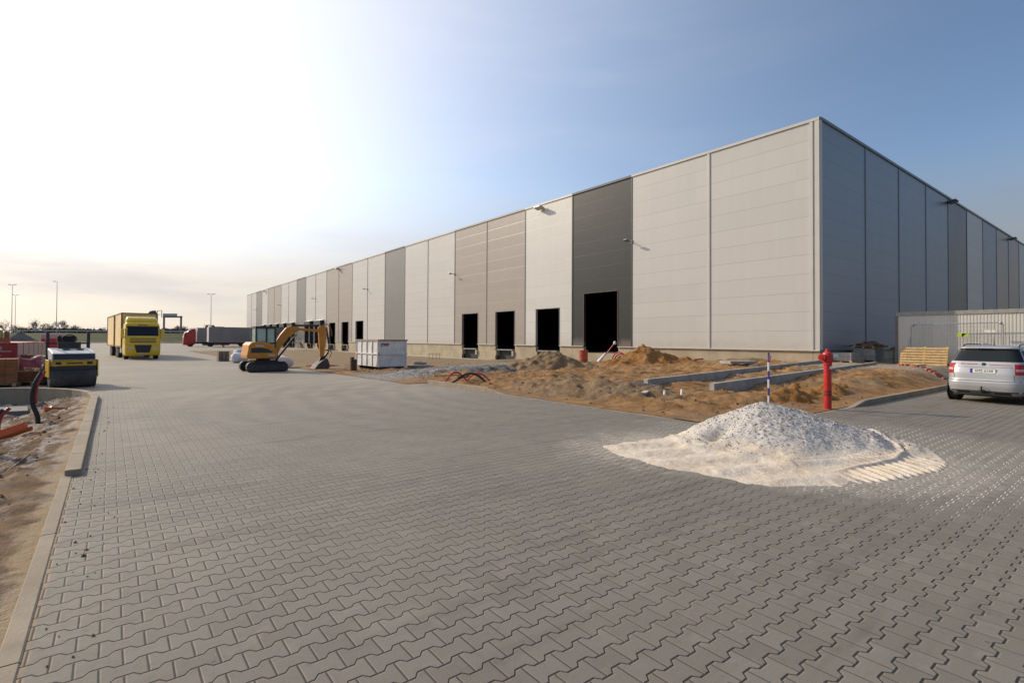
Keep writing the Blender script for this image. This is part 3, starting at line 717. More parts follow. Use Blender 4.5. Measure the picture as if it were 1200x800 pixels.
heap('earth_heap', 'grey brown bank of rubble dropping off the edge of the stone track', 15.2, 21.2, 3.0, 1.0, .35, E_grey, .45, 21, rough=.16)
heap('gravel_heap', 'dark grey gravel heap on the muddy bank at the left edge', -3.2, 19.5, 1.8, 1.9, .55, E_grey, .2, 23, base=left_slope, rough=.1)
heap('gravel_heap', 'tall dark cone of gravel beyond the red wrapped stacks', -6.2, 62, 3.3, 3.3, 2.5, E_grey, 0, 25, base=G, st=.3, rough=.2)

# white heap of crushed stone with its skirt of powder and wheel tracks
m, N, b = newmat('white crushed stone')
geo = N.n('ShaderNodeNewGeometry').outputs['Position']; sp = N.n('ShaderNodeSeparateXYZ', Vector=geo)
n2 = N.noise(geo, 2.2, 6, .65); n3 = N.noise(geo, 22., 5, .75); vo = N.n('ShaderNodeTexVoronoi', Vector=geo, Scale=34.); vs_ = N.n('ShaderNodeSeparateColor', Color=vo.outputs['Color'])
cr = N.ss(N.m('ADD', sp.outputs[2], N.m('MULTIPLY', N.m('SUBTRACT', n2, .5), .25)), .03, .22)
c = N.mix(N.ss(n2, .35, .65), (.57, .475, .365, 1), (.67, .585, .48, 1))
c = N.mix(cr, c, N.mix(N.ss(n3, .3, .7), (.36, .34, .315, 1), (.61, .57, .525, 1)))
dk = N.m('MULTIPLY', N.m('MULTIPLY', N.m('GREATER_THAN', vs_.outputs[0], .80), N.m('LESS_THAN', vo.outputs['Distance'], .42)), N.m('ADD', .12, N.m('MULTIPLY', cr, .75)))
c = N.mix(dk, c, N.mix(vs_.outputs[1], (.13, .125, .12, 1), (.30, .23, .17, 1)))
N.set(b.inputs['Base Color'], c); b.inputs['Roughness'].default_value = .95; b.inputs['Specular IOR Level'].default_value = .1
N.set(b.inputs['Normal'], N.n('ShaderNodeBump', Strength=.6, Distance=.012, Height=N.m('ADD', n3, N.m('MULTIPLY', vo.outputs['Distance'], .5))).outputs[0])
M_white = m
def ground_at(px, py):      # paving point seen at photo position, as real ground coordinates
    d = F + R2*((px-600)/f_px) - U2*((py-cyp)/f_px); t = -EYE/d.z
    return Vector((d.x*t, d.y*t))
outl = [ground_at(*p) for p in [(690, 520), (716, 519), (760, 512), (800, 505), (845, 498), (905, 494), (965, 497), (1010, 505), (1050, 513), (1080, 522), (1105, 533), (1119, 545), (1108, 553), (1075, 560), (1035, 567), (990, 571), (945, 573), (905, 573), (865, 567), (820, 558), (775, 549), (735, 539)]]
acc = [0.]
for i_ in range(len(outl)): acc.append(acc[-1]+(outl[(i_+1) % len(outl)]-outl[i_]).length)
def sarc(p):            # distance along the outline of the nearest outline point
    best = (1e9, 0)
    for i in range(len(outl)):
        a, b_ = outl[i], outl[(i+1) % len(outl)]; ab = b_-a; t = max(0, min(1, (p-a).dot(ab)/ab.length_squared)); d = (p-a-ab*t).length
        if d < best[0]: best = (d, acc[i]+t*ab.length)
    return best[1]
def sdist(p):           # signed distance to the outline, inside positive
    ins = False; dmin = 1e9; n = len(outl)
    for i in range(n):
        a, b_ = outl[i], outl[(i+1) % n]
        ab = b_-a; t = max(0, min(1, (p-a).dot(ab)/ab.length_squared)); dmin = min(dmin, (p-a-ab*t).length)
        if (a.y > p.y) != (b_.y > p.y) and p.x < (b_.x-a.x)*(p.y-a.y)/(b_.y-a.y)+a.x: ins = not ins
    return dmin if ins else -dmin
pk = ground_at(893, 517); rd = Vector((CA, -SA)); fd = Vector((SA, CA))
def white_h(x, y):
    p = Vector((x, y)); q = p-pk; a = q.dot(rd); b_ = q.dot(fd)
    # heap body
    ra = 1.30 if a < 0 else 2.15; rb = 1.45 if b_ < 0 else 1.2
    r = math.hypot(a/ra, b_/rb); r *= 1+.12*fbm(x, y, 1.1, 3, 4.)
    h = .66*(math.sqrt((1-min(r, 1))**2*1.0+.004)-.063)
    h = .66*max(0, 1-r)**1.08
    h -= .045*math.exp(-(r/.16)**2)
    # scooped hollow on the left shoulder
    s = Vector((a+.82, b_+.35)); sc = math.exp(-((s.x*1.1+s.y*.5)/.26)**2-((s.y-s.x*.5)/.16)**2)
    h -= .14*sc
    sd = sdist(p)+.13*fbm(x, y, 1.8, 5, 8.)+.03*fbm(x, y, 9., 3, 1.)
    k = sst(-.02, .35, sd)
    t = -.008+.030*k+.008*fbm(x, y, 3., 4, 11.)*k
    # ridge between the heap and the scraped layer
    t += .05*math.exp(-((r-1.05)/.10)**2)*k*(1 if b_ < .2 else .3)
    # wheel tracks following the front and right edge of the heap
    raw = sdist(p)
    if raw > .02 and (b_ < .55 or a > 1.2) and a > -.25:
        L_a = sarc(p); fade = sst(-.25, .35, a)*sst(.6, .2, b_ if a < 2. else b_-.6)
        w = sst(.04, .09, raw)*sst(.50, .44, raw)*fade
        lug = sst(-.35, .45, math.sin(L_a*2*PI/.15+(raw-.27)*9))
        t += w*(-.012+.040*lug)
        t += fade*.045*math.exp(-((raw-.53)/.045)**2)
        w2 = sst(.56, .60, raw)*sst(.90, .84, raw)*sst(.1, .6, a)*fade
        t += w2*(.020*sst(-.3, .5, math.sin(L_a*2*PI/.12-(raw-.7)*8)))
    elif a < -.4 and b_ < .2: t += .012*math.sin((b_*1.0-a*.25)*11)*k
    h2 = max(h+.015, 0)+t if h > 0 else t
    rough_ = fbm(x, y, 5, 5, 2.)*.014+abs(fbm(x, y, 12, 3, 6.))*.014
    h2 += rough_*sst(.02, .15, h)
    h2 += fbm(x, y, 14, 3, 6.)*.003*k + abs(fbm(x, y, 4., 3, 21.))*.012*k*sst(-.2, -.9, a)
    return h2 if sd > -.25 else -.03
st = .021
lox = min(p.x for p in outl)-.25; hix = max(max(p.x for p in outl)+.25, pk.x+2.3); loy = min(p.y for p in outl)-.3; hiy = max(p.y for p in outl)+.5
xs = rng(lox, hix, st); ys = rng(loy, hiy, st)
cache = {}
def wh_in(x, y): return sdist(Vector((x, y))) > -.22
hp = grid('crushed_stone_heap', xs, ys, white_h, M_white, inside=wh_in)
tag(hp, 'white heap of crushed stone with powder and wheel tracks on the block paving', 'stone heap')
# loose stones on and around the white heap
mb = [MB(), MB()]
rs = random.Random(5)
def pebble(m_, x, y, z, s):
    v = []; ax = [rs.uniform(.7, 1.3)*s for _ in range(3)]
    for (i, j, k) in ((1,0,0),(-1,0,0),(0,1,0),(0,-1,0),(0,0,1),(0,0,-1)):
        w = rs.uniform(.75, 1.2); v.append((x+i*ax[0]*w+rs.uniform(-.2, .2)*s, y+j*ax[1]*w+rs.uniform(-.2, .2)*s, z+k*ax[2]*w*.8))
    m_.add(v, [(0,2,4),(2,1,4),(1,3,4),(3,0,4),(2,0,5),(1,2,5),(3,1,5),(0,3,5)])
for i in range(2300):
    a = rs.gauss(.25, .95); b_ = rs.gauss(-.1, .6); p = pk+rd*a+fd*b_; 
    if sdist(p) < .02: continue
    z = white_h(p.x, p.y)
    if z < .06 and rs.random() < .88: continue
    pebble(mb[0 if rs.random() < .82 else 1], p.x, p.y, z+.002, rs.choice((.005, .006, .007, .009, .012, .018)))
o = mb[0].build('loose_stones', mat('grey chippings', (.24, .23, .22), .9, scale=30, var=.5)); tag(o, kind='stuff')
o = mb[1].build('loose_stones', mat('brown chippings', (.34, .20, .10), .9, scale=30, var=.4)); tag(o, kind='stuff')
# clods and rubble over the soil and the bank
mb = [MB(), MB(), MB()]
for i in range(1500):
    x = 9.5+abs(rs.gauss(0, 1))*6; y = rs.uniform(5.3, 34)
    if x > 25: continue
    if x < 16 and abs(y-21.2-(x-9.5)*.55) < 2.2: kk = 2
    else: kk = 0 if rs.random() < .7 else 1
    s = rs.choice((.012, .02, .02, .03, .045))*(1.4 if rs.random() < .06 else 1)
    pebble(mb[kk], x, y, island(x, y)+.2*s, s)
for i in range(600):
    x = -.75-abs(rs.gauss(0, 1.2)); y = rs.uniform(2, 22)
    s = rs.choice((.008, .012, .018, .03)); pebble(mb[1 if rs.random() < .6 else 0], x, y, left_slope(x, y)+.2*s, s)
for i in range(260):
    u_ = rs.random()
    if u_ < .5: x, y = rs.gauss(9.0, .18), rs.uniform(7, 17)
    elif u_ < .75: x, y = rs.uniform(10.5, 16), rs.gauss(4.75, .15)
    else: x, y = rs.gauss(-.15, .09), rs.uniform(2.5, 16)
    pebble(mb[0 if rs.random() < .6 else 1], x, y, G(x, y)+.004, rs.choice((.005, .007, .01, .016)))
tag(mb[0].build('soil_clods', mat('orange clods', (.25, .135, .06), .95, scale=4, var=.4)), kind='stuff')
tag(mb[1].build('soil_clods', mat('grey clods', (.19, .16, .13), .95, scale=4, var=.4)), kind='stuff')
tag(mb[2].build('rubble_stones', mat('crushed track stone', (.22, .21, .20), .9, scale=4, var=.5)), kind='stuff')

# ================================================================== STREET FURNITURE NEAR THE HEAP
hx_, hy_ = 13.50, 5.16
t = thing('fire_hydrant', 'tall red pillar hydrant with a pale side cap standing behind the white heap', 'hydrant', (hx_, hy_, 0))
MB().lathe([(.10, 0), (.10, .02), (.082, .03), (.082, 1.05), (.095, 1.06), (.095, 1.12)], n=28).build('pillar', redp, t, smooth=False)
mb = MB(); mb.lathe([(.105, 1.12), (.115, 1.15), (.115, 1.30), (.10, 1.34), (.06, 1.37), (.045, 1.39), (.045, 1.42), (.03, 1.44), (.0, 1.445)], n=24); mb.build('head', redp, t)
q = Vector((CA, -SA, 0)); w_ = Vector((-SA, -CA, 0)); c0 = Vector((0, 0, 1.24))
MB().cyl(c0-q*.08, c0-q*.19+w_*.08, .07, .085, 18).build('side_outlet', redp, t)
MB().cyl(c0-q*.19+w_*.08, c0-q*.205+w_*.10, .05, .05, 8).build('outlet_cap', redp, t)
MB().cyl(c0+q*.08, c0+q*.16+w_*.04, .06, .08, 18).cyl(c0+q*.16+w_*.04, c0+q*.21+w_*.06, .085, .075, 18).build('pale_cap', mat('dull aluminium', (.55, .53, .52), .45, .3), t)
MB().lathe([(.0845, .42), (.0845, .44)], n=28).lathe([(.0845, .37), (.0845, .385)], n=28).lathe([(.0845, .33), (.0845, .35)], n=28).build('clamp_bands', black, t)
MB().box(-.03, .03, -.004, .004, -.03, .03, T=Matrix.Translation(Vector((0, 0, 1.0))+w_*.086+q*.03) @ Matrix.Rotation(-yaw, 4, 'Z')).build('label_plate', whitep, t)
t = thing('marker_post', 'thin blue and white banded marker post behind the white heap', 'marker post', (12.25, 5.95, 0))
blue = mat('blue paint', (.035, .04, .30), .45)
z = 0.
k = 0
for z0, z1, m_ in ((-.1, .34, whitep), (.34, .52, blue), (.52, .72, whitep), (.72, .92, blue), (.92, 1.12, whitep), (1.12, 1.35, blue)):
    MB().cyl((0, 0, z0), (0, 0, z1), .022, n=14).build('post_band', m_, t)
MB().box(-.03, .03, -.035, -.02, 1.16, 1.28).build('tag', mat('faded red reflector', (.45, .10, .06), .4), t)

# ---- low concrete curb walls
def lowwall(label, x0, x1, y, zt0, zt1, w=.16):
    mb = MB(); n = int((x1-x0)/1.); 
    for i in range(n):
        a = x0+(x1-x0)*i/n; b_ = x0+(x1-x0)*(i+1)/n-.006
        za = zt0+(zt1-zt0)*i/n; zb = zt0+(zt1-zt0)*(i+1)/n
        mb.add([(a,y,za-.9),(b_,y,zb-.9),(b_,y+w,zb-.9),(a,y+w,za-.9),(a,y,za),(b_,y,zb),(b_,y+w,zb),(a,y+w,za)], [(0,3,2,1),(4,5,6,7),(0,1,5,4),(1,2,6,5),(2,3,7,6),(3,0,4,7)])
    o = mb.build('curb_wall', wallm); tag(o, label, 'curb wall', 'low concrete curb walls in the soil'); return o
lowwall('low concrete curb wall running up to the warehouse corner, the one nearer the facade', 14.3, 29.1, 11.0, .31, .70)
lowwall('low concrete curb wall ending behind the marker post, the one nearer the hydrant', 14.6, 28.5, 8.75, .31, .65)
lowwall('short return of curb wall by the loose red bricks', 28.5, 31.5, 7.4, .55, .55)

# ---- paving slabs etc. on the yard
YG = .50
def block_stack(loc, rz, label, nz, w, d, cover):
    t = thing('block_pallet', label, 'pallet', loc, rz, 'pallets of paving blocks by the shaded wall')
    mb = MB()
    for y in (-d/2+.05, 0, d/2-.05): mb.box(-w/2, w/2, y-.05, y+.05, 0, .10)
    for i in range(6): mb.box(-w/2+i*w/6+.01, -w/2+(i+1)*w/6-.02, -d/2, d/2, .101, .125)
    mb.build('pallet_base', wood, t)
    mb = MB(); nx = 9
    for i in range(nx):
        for k in range(nz):
            mb.box(-w/2+.04+i*(w-.08)/nx+.014, -w/2+.04+(i+1)*(w-.08)/nx-.014, -d/2+.04, d/2-.04, .13+k*.2, .13+k*.2+.192)
    mb.build('blocks', wallm, t)
    if cover:
        mb = MB(); z0 = .13+nz*.2+.02
        for y in (-d/2+.1, 0, d/2-.1): mb.box(-w/2-.05, w/2+.1, y-.04, y+.04, z0, z0+.08)
        mb.box(-w/2-.06, w/2+.1, -d/2, d/2, z0+.081, z0+.105)
        mb.build('cover_boards', wood, t)
        mb = MB()
        for i in range(60):
            x, y = rs.gauss(.1, .35), rs.gauss(0, .3); h = .3*max(0, 1-math.hypot(x-.1, y)/.75)
            T = Matrix.Translation((x, y, z0+.12+h*rs.random())) @ Matrix.Rotation(rs.uniform(0, 3), 4, 'Z') @ Matrix.Rotation(rs.uniform(-.5, .5), 4, 'X')
            mb.box(-.11, .11, -.06, .06, -.035, .035, T=T)
        mb.build('loose_bricks', mat('reddish scrap bricks', (.22, .13, .10), .9, scale=4, var=.4), t)
block_stack((33.0, 10.55, YG), .05, 'pallet of grey blocks topped with boards and scrap bricks, against the shaded wall', 3, 1.7, 1.1, True)
block_stack((30.6, 10.75, YG), 0, 'low pallet of grey blocks behind the red hydrant head', 2, 1.7, 1., False)
t = thing('timber_trestle', 'dark slumped timber trestle between the block pallets and the leaning pallet', 'trestle', (32.4, 8.7, YG), .3)
tw = mat('weathered timber', (.10, .08, .06), .9)
MB().bar((-.5, 0, 0), (-.1, 0, .85), .07, .07).bar((.35, 0, 0), (-.15, 0, .85), .07, .07).build('leg', tw, t); MB().bar((-.5, .5, 0), (-.1, .5, .85), .07, .07).bar((.35, .5, 0), (-.15, .5, .85), .07, .07).build('leg', tw, t)
MB().bar((-.35, -.1, .8), (.7, .6, .72), .08, .12).bar((-.35, .3, .35), (.6, .2, .3), .08, .1).build('cross_beam', tw, t)
# leaning pallet
t = thing('timber_pallet', 'yellow slatted timber pallet leaning upright in front of the ribbed site cabin', 'pallet', (30.55, 7.55, YG-.04), 0)
T = Matrix.Rotation(R(-90), 4, 'Z') @ Matrix.Rotation(R(-22), 4, 'X')
mb = MB()
for i in range(7): mb.box(-.92, .92, -.045, -.022, .03+i*.135, .03+i*.135+.09, T=T)
py = mat('fresh yellow timber', (.50, .32, .12), .7, scale=6, var=.2)
mb.build('slats', py, t)
for x in (-.9, -.02, .82): MB().box(x, x+.09, -.021, .06, 0, .98, T=T).build('batten', py, t)
# brick row
t = thing('brick_row', 'broken line of loose red bricks lying on the soil in front of the pallet', 'bricks', (27.2, 6.9, 0))
bk = mat('red brick', (.33, .11, .06), .9, scale=8, var=.3)
for i in range(22):
    if i in (5, 6, 12): continue
    x = 1.1-i*.10+rs.uniform(-.03, .03); y = .95-i*.098+rs.uniform(-.10, .10)
    MB().box(-.12, .12, -.055, .055, 0, .07, T=Matrix.Translation((x, y, island(27.2+x, 6.9+y)+.02)) @ Matrix.Rotation(rs.uniform(-1, 1), 4, 'Z')).build('brick', bk, t)
# ribbed site cabin
sx, sy = 31.75, 8.85
t = thing('site_cabin', 'pale ribbed metal site cabin standing against the shaded side of the warehouse', 'cabin', (sx, sy, YG), R(0))
m, N, b = newmat('ribbed pale sheet')
ob = N.n('ShaderNodeTexCoord').outputs['Object']; s_ = N.n('ShaderNodeSeparateXYZ', Vector=ob)
n_ = N.noise(N.n('ShaderNodeMapping', Vector=ob, Scale=(1, 1, .15)).outputs[0], 2., 5, .6)
N.set(b.inputs['Base Color'], N.mix(n_, (.50, .475, .42, 1), (.60, .575, .52, 1))); b.inputs['Roughness'].default_value = .5
cabm = m
v = []; f = []; LEN = 14.; npt = int(LEN/.2)
mb = MB(); y = 0
prof = []
while y > -LEN:
    for dy, dx in ((0, 0), (-.055, 0), (-.065, .010), (-.11, .010), (-.12, 0)): prof.append((dx, y+dy))
    y -= .12
for (x, yy) in prof: v += [(x, yy, .05), (x, yy, 2.42)]
for i in range(len(prof)-1): f.append((2*i, 2*i+1, 2*i+3, 2*i+2))
link_mesh('ribbed_wall', v, f, cabm, t)
MB().box(.03, 2.4, -LEN, .0, 0, 2.5).build('body', cabm, t)
MB().box(-.04, 2.5, -LEN-.05, .06, 2.42, 2.6).build('roof_rim', mat('cabin roof rim', (.29, .28, .25), .6), t)
MB().box(-.05, .1, .0, .1, -.02, 2.42).build('corner_post', mat('cabin corner', (.16, .13, .11), .6), t)
MB().box(-.02, 2.4, -LEN, 0, -.02, .05).build('skid', dkmetal, t)
# mobile fence panel in front of the cabin
t = thing('mesh_fence_panel', 'wire mesh site fence panel on a steel tube frame propped against the cabin', 'fence panel', (31.35, 8.2, YG))
MB().tube([(0, 0, 0), (0, 0, 1.85), (0, -.06, 1.95), (0, -3.3, 1.99), (0, -3.36, 1.9), (0, -3.36, 0)], .022).build('tube_frame', steel, t)
MB().lathe([(.0, -.07), (.05, -.05), (.07, 0), (.05, .05), (.0, .07)], c=(-.02, -.12, 1.93), n=12).lathe([(.0, -.07), (.05, -.05), (.07, 0), (.05, .05), (.0, .07)], c=(-.02, -3.28, 1.97), n=12).build('corner_clamp', steel, t)
mb = MB()
for i in range(1, 34): mb.bar((0, -i*.1, 0.05), (0, -i*.1, 1.96), .006, .006)
for z in [.1+.19*i for i in range(10)]: mb.bar((0, 0, z), (0, -3.36, z), .006, .006)
tag(mb.build('wire_mesh', steel, t), kind='stuff')
MB().tube([(-.01, -.02, 1.5), (-.08, .12, .8), (-.05, .15, .1)], .02).build('brace', steel, t)
MB().box(-.03, -.012, -2.2, -1.95, 1.35, 1.5).prism([(-1.75, 1.36), (-1.95, 1.33), (-2.1, 1.5), (-1.8, 1.55)], -.03, -.012, axis='x').build('green_tag', mat('lime green plastic', (.38, .50, .06), .5), t)
MB().box(-.03, -.012, -2.95, -2.8, 1.55, 1.66).box(-.03, -.012, -2.77, -2.73, 1.57, 1.66).box(-.03, -.012, -3.1, -2.98, 1.55, 1.65).build('white_tag', whitep, t)
# loose boards, slab, cable end on the soil
def plank(label, x, y, rz, l, w=.14, h=.04, m_=None, dz=.03, name='plank', tilt=0.):
    z = max(island(x, y), island(x+.4*l*math.cos(rz), y+.4*l*math.sin(rz)), island(x-.4*l*math.cos(rz), y-.4*l*math.sin(rz)))
    o = MB().box(-l/2, l/2, -w/2, w/2, 0, h).build(name, m_ or wood, loc=(x, y, z+dz), bevel=.004); o.rotation_euler = (0, tilt, rz)
    tag(o, label, 'plank'); return o
plank('pale board lying flat on the soil in front of the curb walls', 11.2, 8.7, .5, .55, m_=mat('pale board', (.55, .49, .42), .8))
plank('thin dark lath on the soil beside the short pale stubs', 11.9, 8.9, -.2, 1.3, .04, .03)
for x, y, l in ((11.55, 8.35, 'left one of two short pale stubs sticking up near the lath'), (11.95, 8.1, 'right one of two short pale stubs sticking up near the lath')):
    o = MB().cyl((0, 0, 0), (.06, .03, .17), .03, n=10).build('pipe_stub', whitep, loc=(x, y, island(x, y)-.02)); tag(o, l, 'pipe stub')
plank('long yellow plank lying behind the red and black hoses', 10.9, 17.6, -.35, 1.9, .1, .06, py, .04)
plank('flat grey slab lying on the orange soil near the silver wall', 23.6, 12.9, -.3, 1.6, .7, .12, wallm, .0, name='concrete_slab')
o = plank('dark red pipe end poking out beside the orange mound', 27.4, 17.4, .2, 1.2, .09, .09, mat('dark red pipe', (.28, .03, .03), .5), .1, name='pipe_end')
o['category'] = 'pipe'
# red barrel
bx, by = 24.0, 23.5
z0 = island(bx, by)-.08
t = thing('oil_barrel', 'red steel barrel standing on the soil in front of the tall open door', 'barrel', (bx, by, z0+.0))
bar = mat('faded red barrel', (.42, .075, .04), .5, scale=4, dirt=((.25, .10, .05), .5))
MB().lathe([(.29, 0), (.30, .02), (.285, .04), (.285, .27), (.30, .29), (.30, .31), (.285, .33), (.285, .56), (.30, .58), (.30, .60), (.285, .62), (.285, .82), (.30, .84), (.30, .87), (.27, .87), (.27, .855)], n=28).build('drum', bar, t)
MB().cyl((.12, 0, .855), (.12, 0, .885), .035, n=10).build('bung', dkmetal, t)
# white standpipe with red hose by the tall door
t = thing('hose_standpipe', 'white headed standpipe with a coil of red hose leaning beside the orange mound', 'standpipe', (27.0, 23.9, .12))
MB().cyl((-.6, .5, .0), (-.35, .1, .6), .14, .06, 12).build('base', whitep, t); MB().cyl((-.35, .1, .5), (.05, -.3, 1.25), .035, n=10).build('pipe', redp, t)
MB().lathe([(.0, -.12), (.09, -.08), (.1, .05), (.0, .16)], c=(.08, -.33, 1.3), n=12).build('head', whitep, t)
red2 = mat('red hose', (.50, .02, .035), .45)
mb = MB()
for k in range(3):
    mb.tube([(.3+.1*k+math.cos(a)*.1, -.55-.55*math.cos(a)-.1*k, .05+(.62-.12*k)*math.sin(a)) for a in [PI*i/14 for i in range(15)]], .045)
mb.build('hose_coil', red2, t)
# hose arches by the kerb
t = thing('hose_bundle', 'red and black hoses arching out of the ground by the raised kerb', 'hoses', (10.0, 16.1, .0))
def arch(a, b_, h, lean=0):
    a = Vector(a); b_ = Vector(b_); return [a.lerp(b_, i/14)+Vector((lean*math.sin(PI*i/14), 0, h*math.sin(PI*i/14))) for i in range(15)]
MB().tube(arch((-.55, .2, -.1), (.35, -.05, .1), .42), .032).build('red_hose', red2, t)
MB().tube(arch((.05, .1, .2), (1.0, -.65, -.15), .34), .04).build('black_hose', black, t)
MB().tube(arch((-.4, -.1, .02), (.35, .1, .18), .14, .2), .035).build('black_hose', black, t)
MB().tube(arch((.5, .2, .1), (1.05, -.5, .1), .28), .03).build('red_hose', red2, t)
# left: corrugated hoses, orange pipe pieces, slab
def updir(label, x, y, pts, r):
    t = thing('cable_duct', label, 'cable duct', (x, y, left_slope(x, y)-.1), 0, 'red and black ducts sticking out of the muddy bank')
    pp = [Vector(p) for p in pts]; out = []
    for i in range(len(pp)-1):
        a, b_ = pp[i], pp[i+1]; p0 = pp[max(0, i-1)]; p3 = pp[min(len(pp)-1, i+2)]
        for k in range(10):
            u_ = k/10; out.append(.5*((2*a)+(b_-p0)*u_+(2*p0-5*a+4*b_-p3)*u_*u_+(3*a-p0-3*b_+p3)*u_**3))
    out.append(pp[-1]); rr = [r*(1+.10*(k % 2)) for k in range(len(out))]
    MB().tube(out, rr, 12).build('black_duct', black, t)
    o2 = [p+Vector((r*1.3, -.01, .03)) for p in out[int(len(out)*.45):]]; MB().tube(o2, [r*.55*(1+.08*(k % 2)) for k in range(len(o2))], 10).build('red_duct', mat('dull red duct', (.30, .02, .03), .5), t); return t
updir('red and black duct bent upright beside the orange pipe, nearest the rounded kerb', -1.27, 15.0, [(.05, 0, 0), (.06, 0, .25), (-.03, 0, .6), (.0, 0, .95), (.1, .1, 1.2)], .042)
updir('black duct at the left picture edge, the taller of the near pair', -1.32, 10.6, [(-.05, 0, 0), (-.03, 0, .35), (.0, 0, .62), (.09, .05, .75)], .045)
updir('black duct at the left picture edge, the lower of the near pair', -1.27, 9.5, [(.0, 0, 0), (.0, 0, .3), (-.06, 0, .58)], .05)
def pipe_piece(label, x, y, rz, l, r, tilt):
    t = MB(); n = 18; v = []
    for s_ in (0, 1):
        for rr in (r, r-.008):
            for i in range(n+1):
                a = PI*.95*i/n+PI; v.append((s_*l, rr*math.cos(a), rr*math.sin(a)+r))
    k = n+1
    f = []
    for i in range(n):
        f += [(i, i+1, 2*k+i+1, 2*k+i), (k+i, 3*k+i, 3*k+i+1, k+i+1), (i, k+i, k+i+1, i+1), (2*k+i, 2*k+i+1, 3*k+i+1, 3*k+i)]
    t.add(v, f); o = t.build('pipe_shell', orangep, loc=(x, y, left_slope(x, y)+.02)); o.rotation_euler = (.3, tilt, rz)
    tag(o, label, 'pipe', 'orange drain pipe pieces on the bank')
pipe_piece('orange half pipe shell lying between the two groups of ducts', -1.62, 13.2, .4, .5, .14, -.3)
pipe_piece('orange pipe scrap on the bank below the rounded kerb, right of the duct', -1.25, 16.9, .2, .45, .1, .15)
pipe_piece('orange pipe scrap on the bank below the rounded kerb, farther one', -1.3, 17.7, 1.5, .35, .1, -.2)
o = MB().box(-1.3, .6, -.6, .6, 0, .12).build('concrete_slab', mat('damp grey slab', (.17, .16, .15), .85, scale=3), loc=(-2.3, 18.6, left_slope(-2.3, 18.6)+.06), bevel=.01); o.rotation_euler = (0, .03, .1); tag(o, 'long grey concrete slab lying in the hollow inside the rounded kerb', 'slab')
o = MB().tube([(-.86, 10.6, left_slope(-.86, 10.6)+.02), (-.95, 10.0, left_slope(-.95, 10)+.02), (-1.05, 9.2, left_slope(-1.05, 9.2)+.015), (-1.2, 8.6, left_slope(-1.2, 8.6))], .012).build('cable', black); tag(o, 'thin black cable trailing down the pale bank beside the kerb', 'cable')

# ================================================================== SKIP CONTAINER
t = thing('waste_container', 'boxy off white steel container with ribbed side on the gravel', 'container', (11.25, 26.1, .0))
cz = G(11, 27)+.12
cw_ = mat('chalky container paint', (.72, .70, .68), .6, scale=2, dirt=((.30, .22, .16), .35))
W_, L_, H_ = 1.62, 3.1, 1.45
MB().box(0, W_, 0, L_, cz+.08, cz+H_).build('body', cw_, t)
MB().box(-.05, W_+.05, -.05, L_+.05, cz+H_-.001, cz+H_+.09).build('top_rim', mat('rim brown', (.30, .24, .20), .6), t)
mb = MB()
for i in range(5): mb.box(-.05, -.001, .02+i*(L_-.1)/4, .08+i*(L_-.1)/4, cz+.1, cz+H_-.002)
mb.box(-.055, -.002, 0, L_, cz+.74, cz+.80)
mb.build('side_ribs', cw_, t)
mb = MB(); mb.box(0, W_, -.05, -.001, cz+.72, cz+.78); mb.box(0, .07, -.05, -.002, cz+.08, cz+H_-.002); mb.box(W_-.07, W_, -.05, -.002, cz+.08, cz+H_-.002)
mb.build('end_ribs', cw_, t)
for yy in (.1, L_-.3): MB().box(.1, W_-.1, yy, yy+.15, cz-.08, cz+.08).build('skid', dkmetal, t)
MB().box(.12, .62, -.006, -.001, cz+1.14, cz+1.36).build('sticker', mat('sticker base', (.66, .64, .62), .5), t)
MB().box(.14, .6, -.009, -.006, cz+1.26, cz+1.32).box(.14, .22, -.009, -.006, cz+1.17, cz+1.24).build('dark_lettering', dkmetal, t)
MB().box(.28, .58, -.009, -.006, cz+1.19, cz+1.25).build('red_lettering', redp, t)
t = thing('stump_post', 'short dark twin stump at the left foot of the white container', 'stump', (10.2, 26.9, G(10, 27)+.1)); MB().box(-.16, .16, -.12, .12, -.1, .5).build('block', mat('rusty brown', (.09, .05, .035), .8), t, bevel=.03); MB().box(-.13, .0, -.1, .1, .5, .62).build('cap', dkmetal, t)
t = thing('manhole_ring', 'pale concrete manhole ring half buried in the soil right of the container', 'manhole', (14.4, 27.5, island(14.4, 27.5)-.03))
MB().lathe([(.75, 0), (.75, .12), (.5, .14)], n=24).build('base_ring', wallm, t); MB().lathe([(.42, .13), (.42, .30), (.30, .30), (.30, .2)], n=24).build('neck_ring', wallm, t)
t = thing('rebar_cage', 'thin rusty rebar frame standing on the apron edge', 'rebar frame', (22.0, 40.2, -.4))
mb = MB()
for x in (0, .35, .7, 1.05): mb.bar((x, 0, 0), (x, 0, .75), .03, .03)
mb.bar((0, 0, .74), (1.05, 0, .74), .03, .03); mb.build('bars', mat('rust', (.16, .09, .06), .8), t)

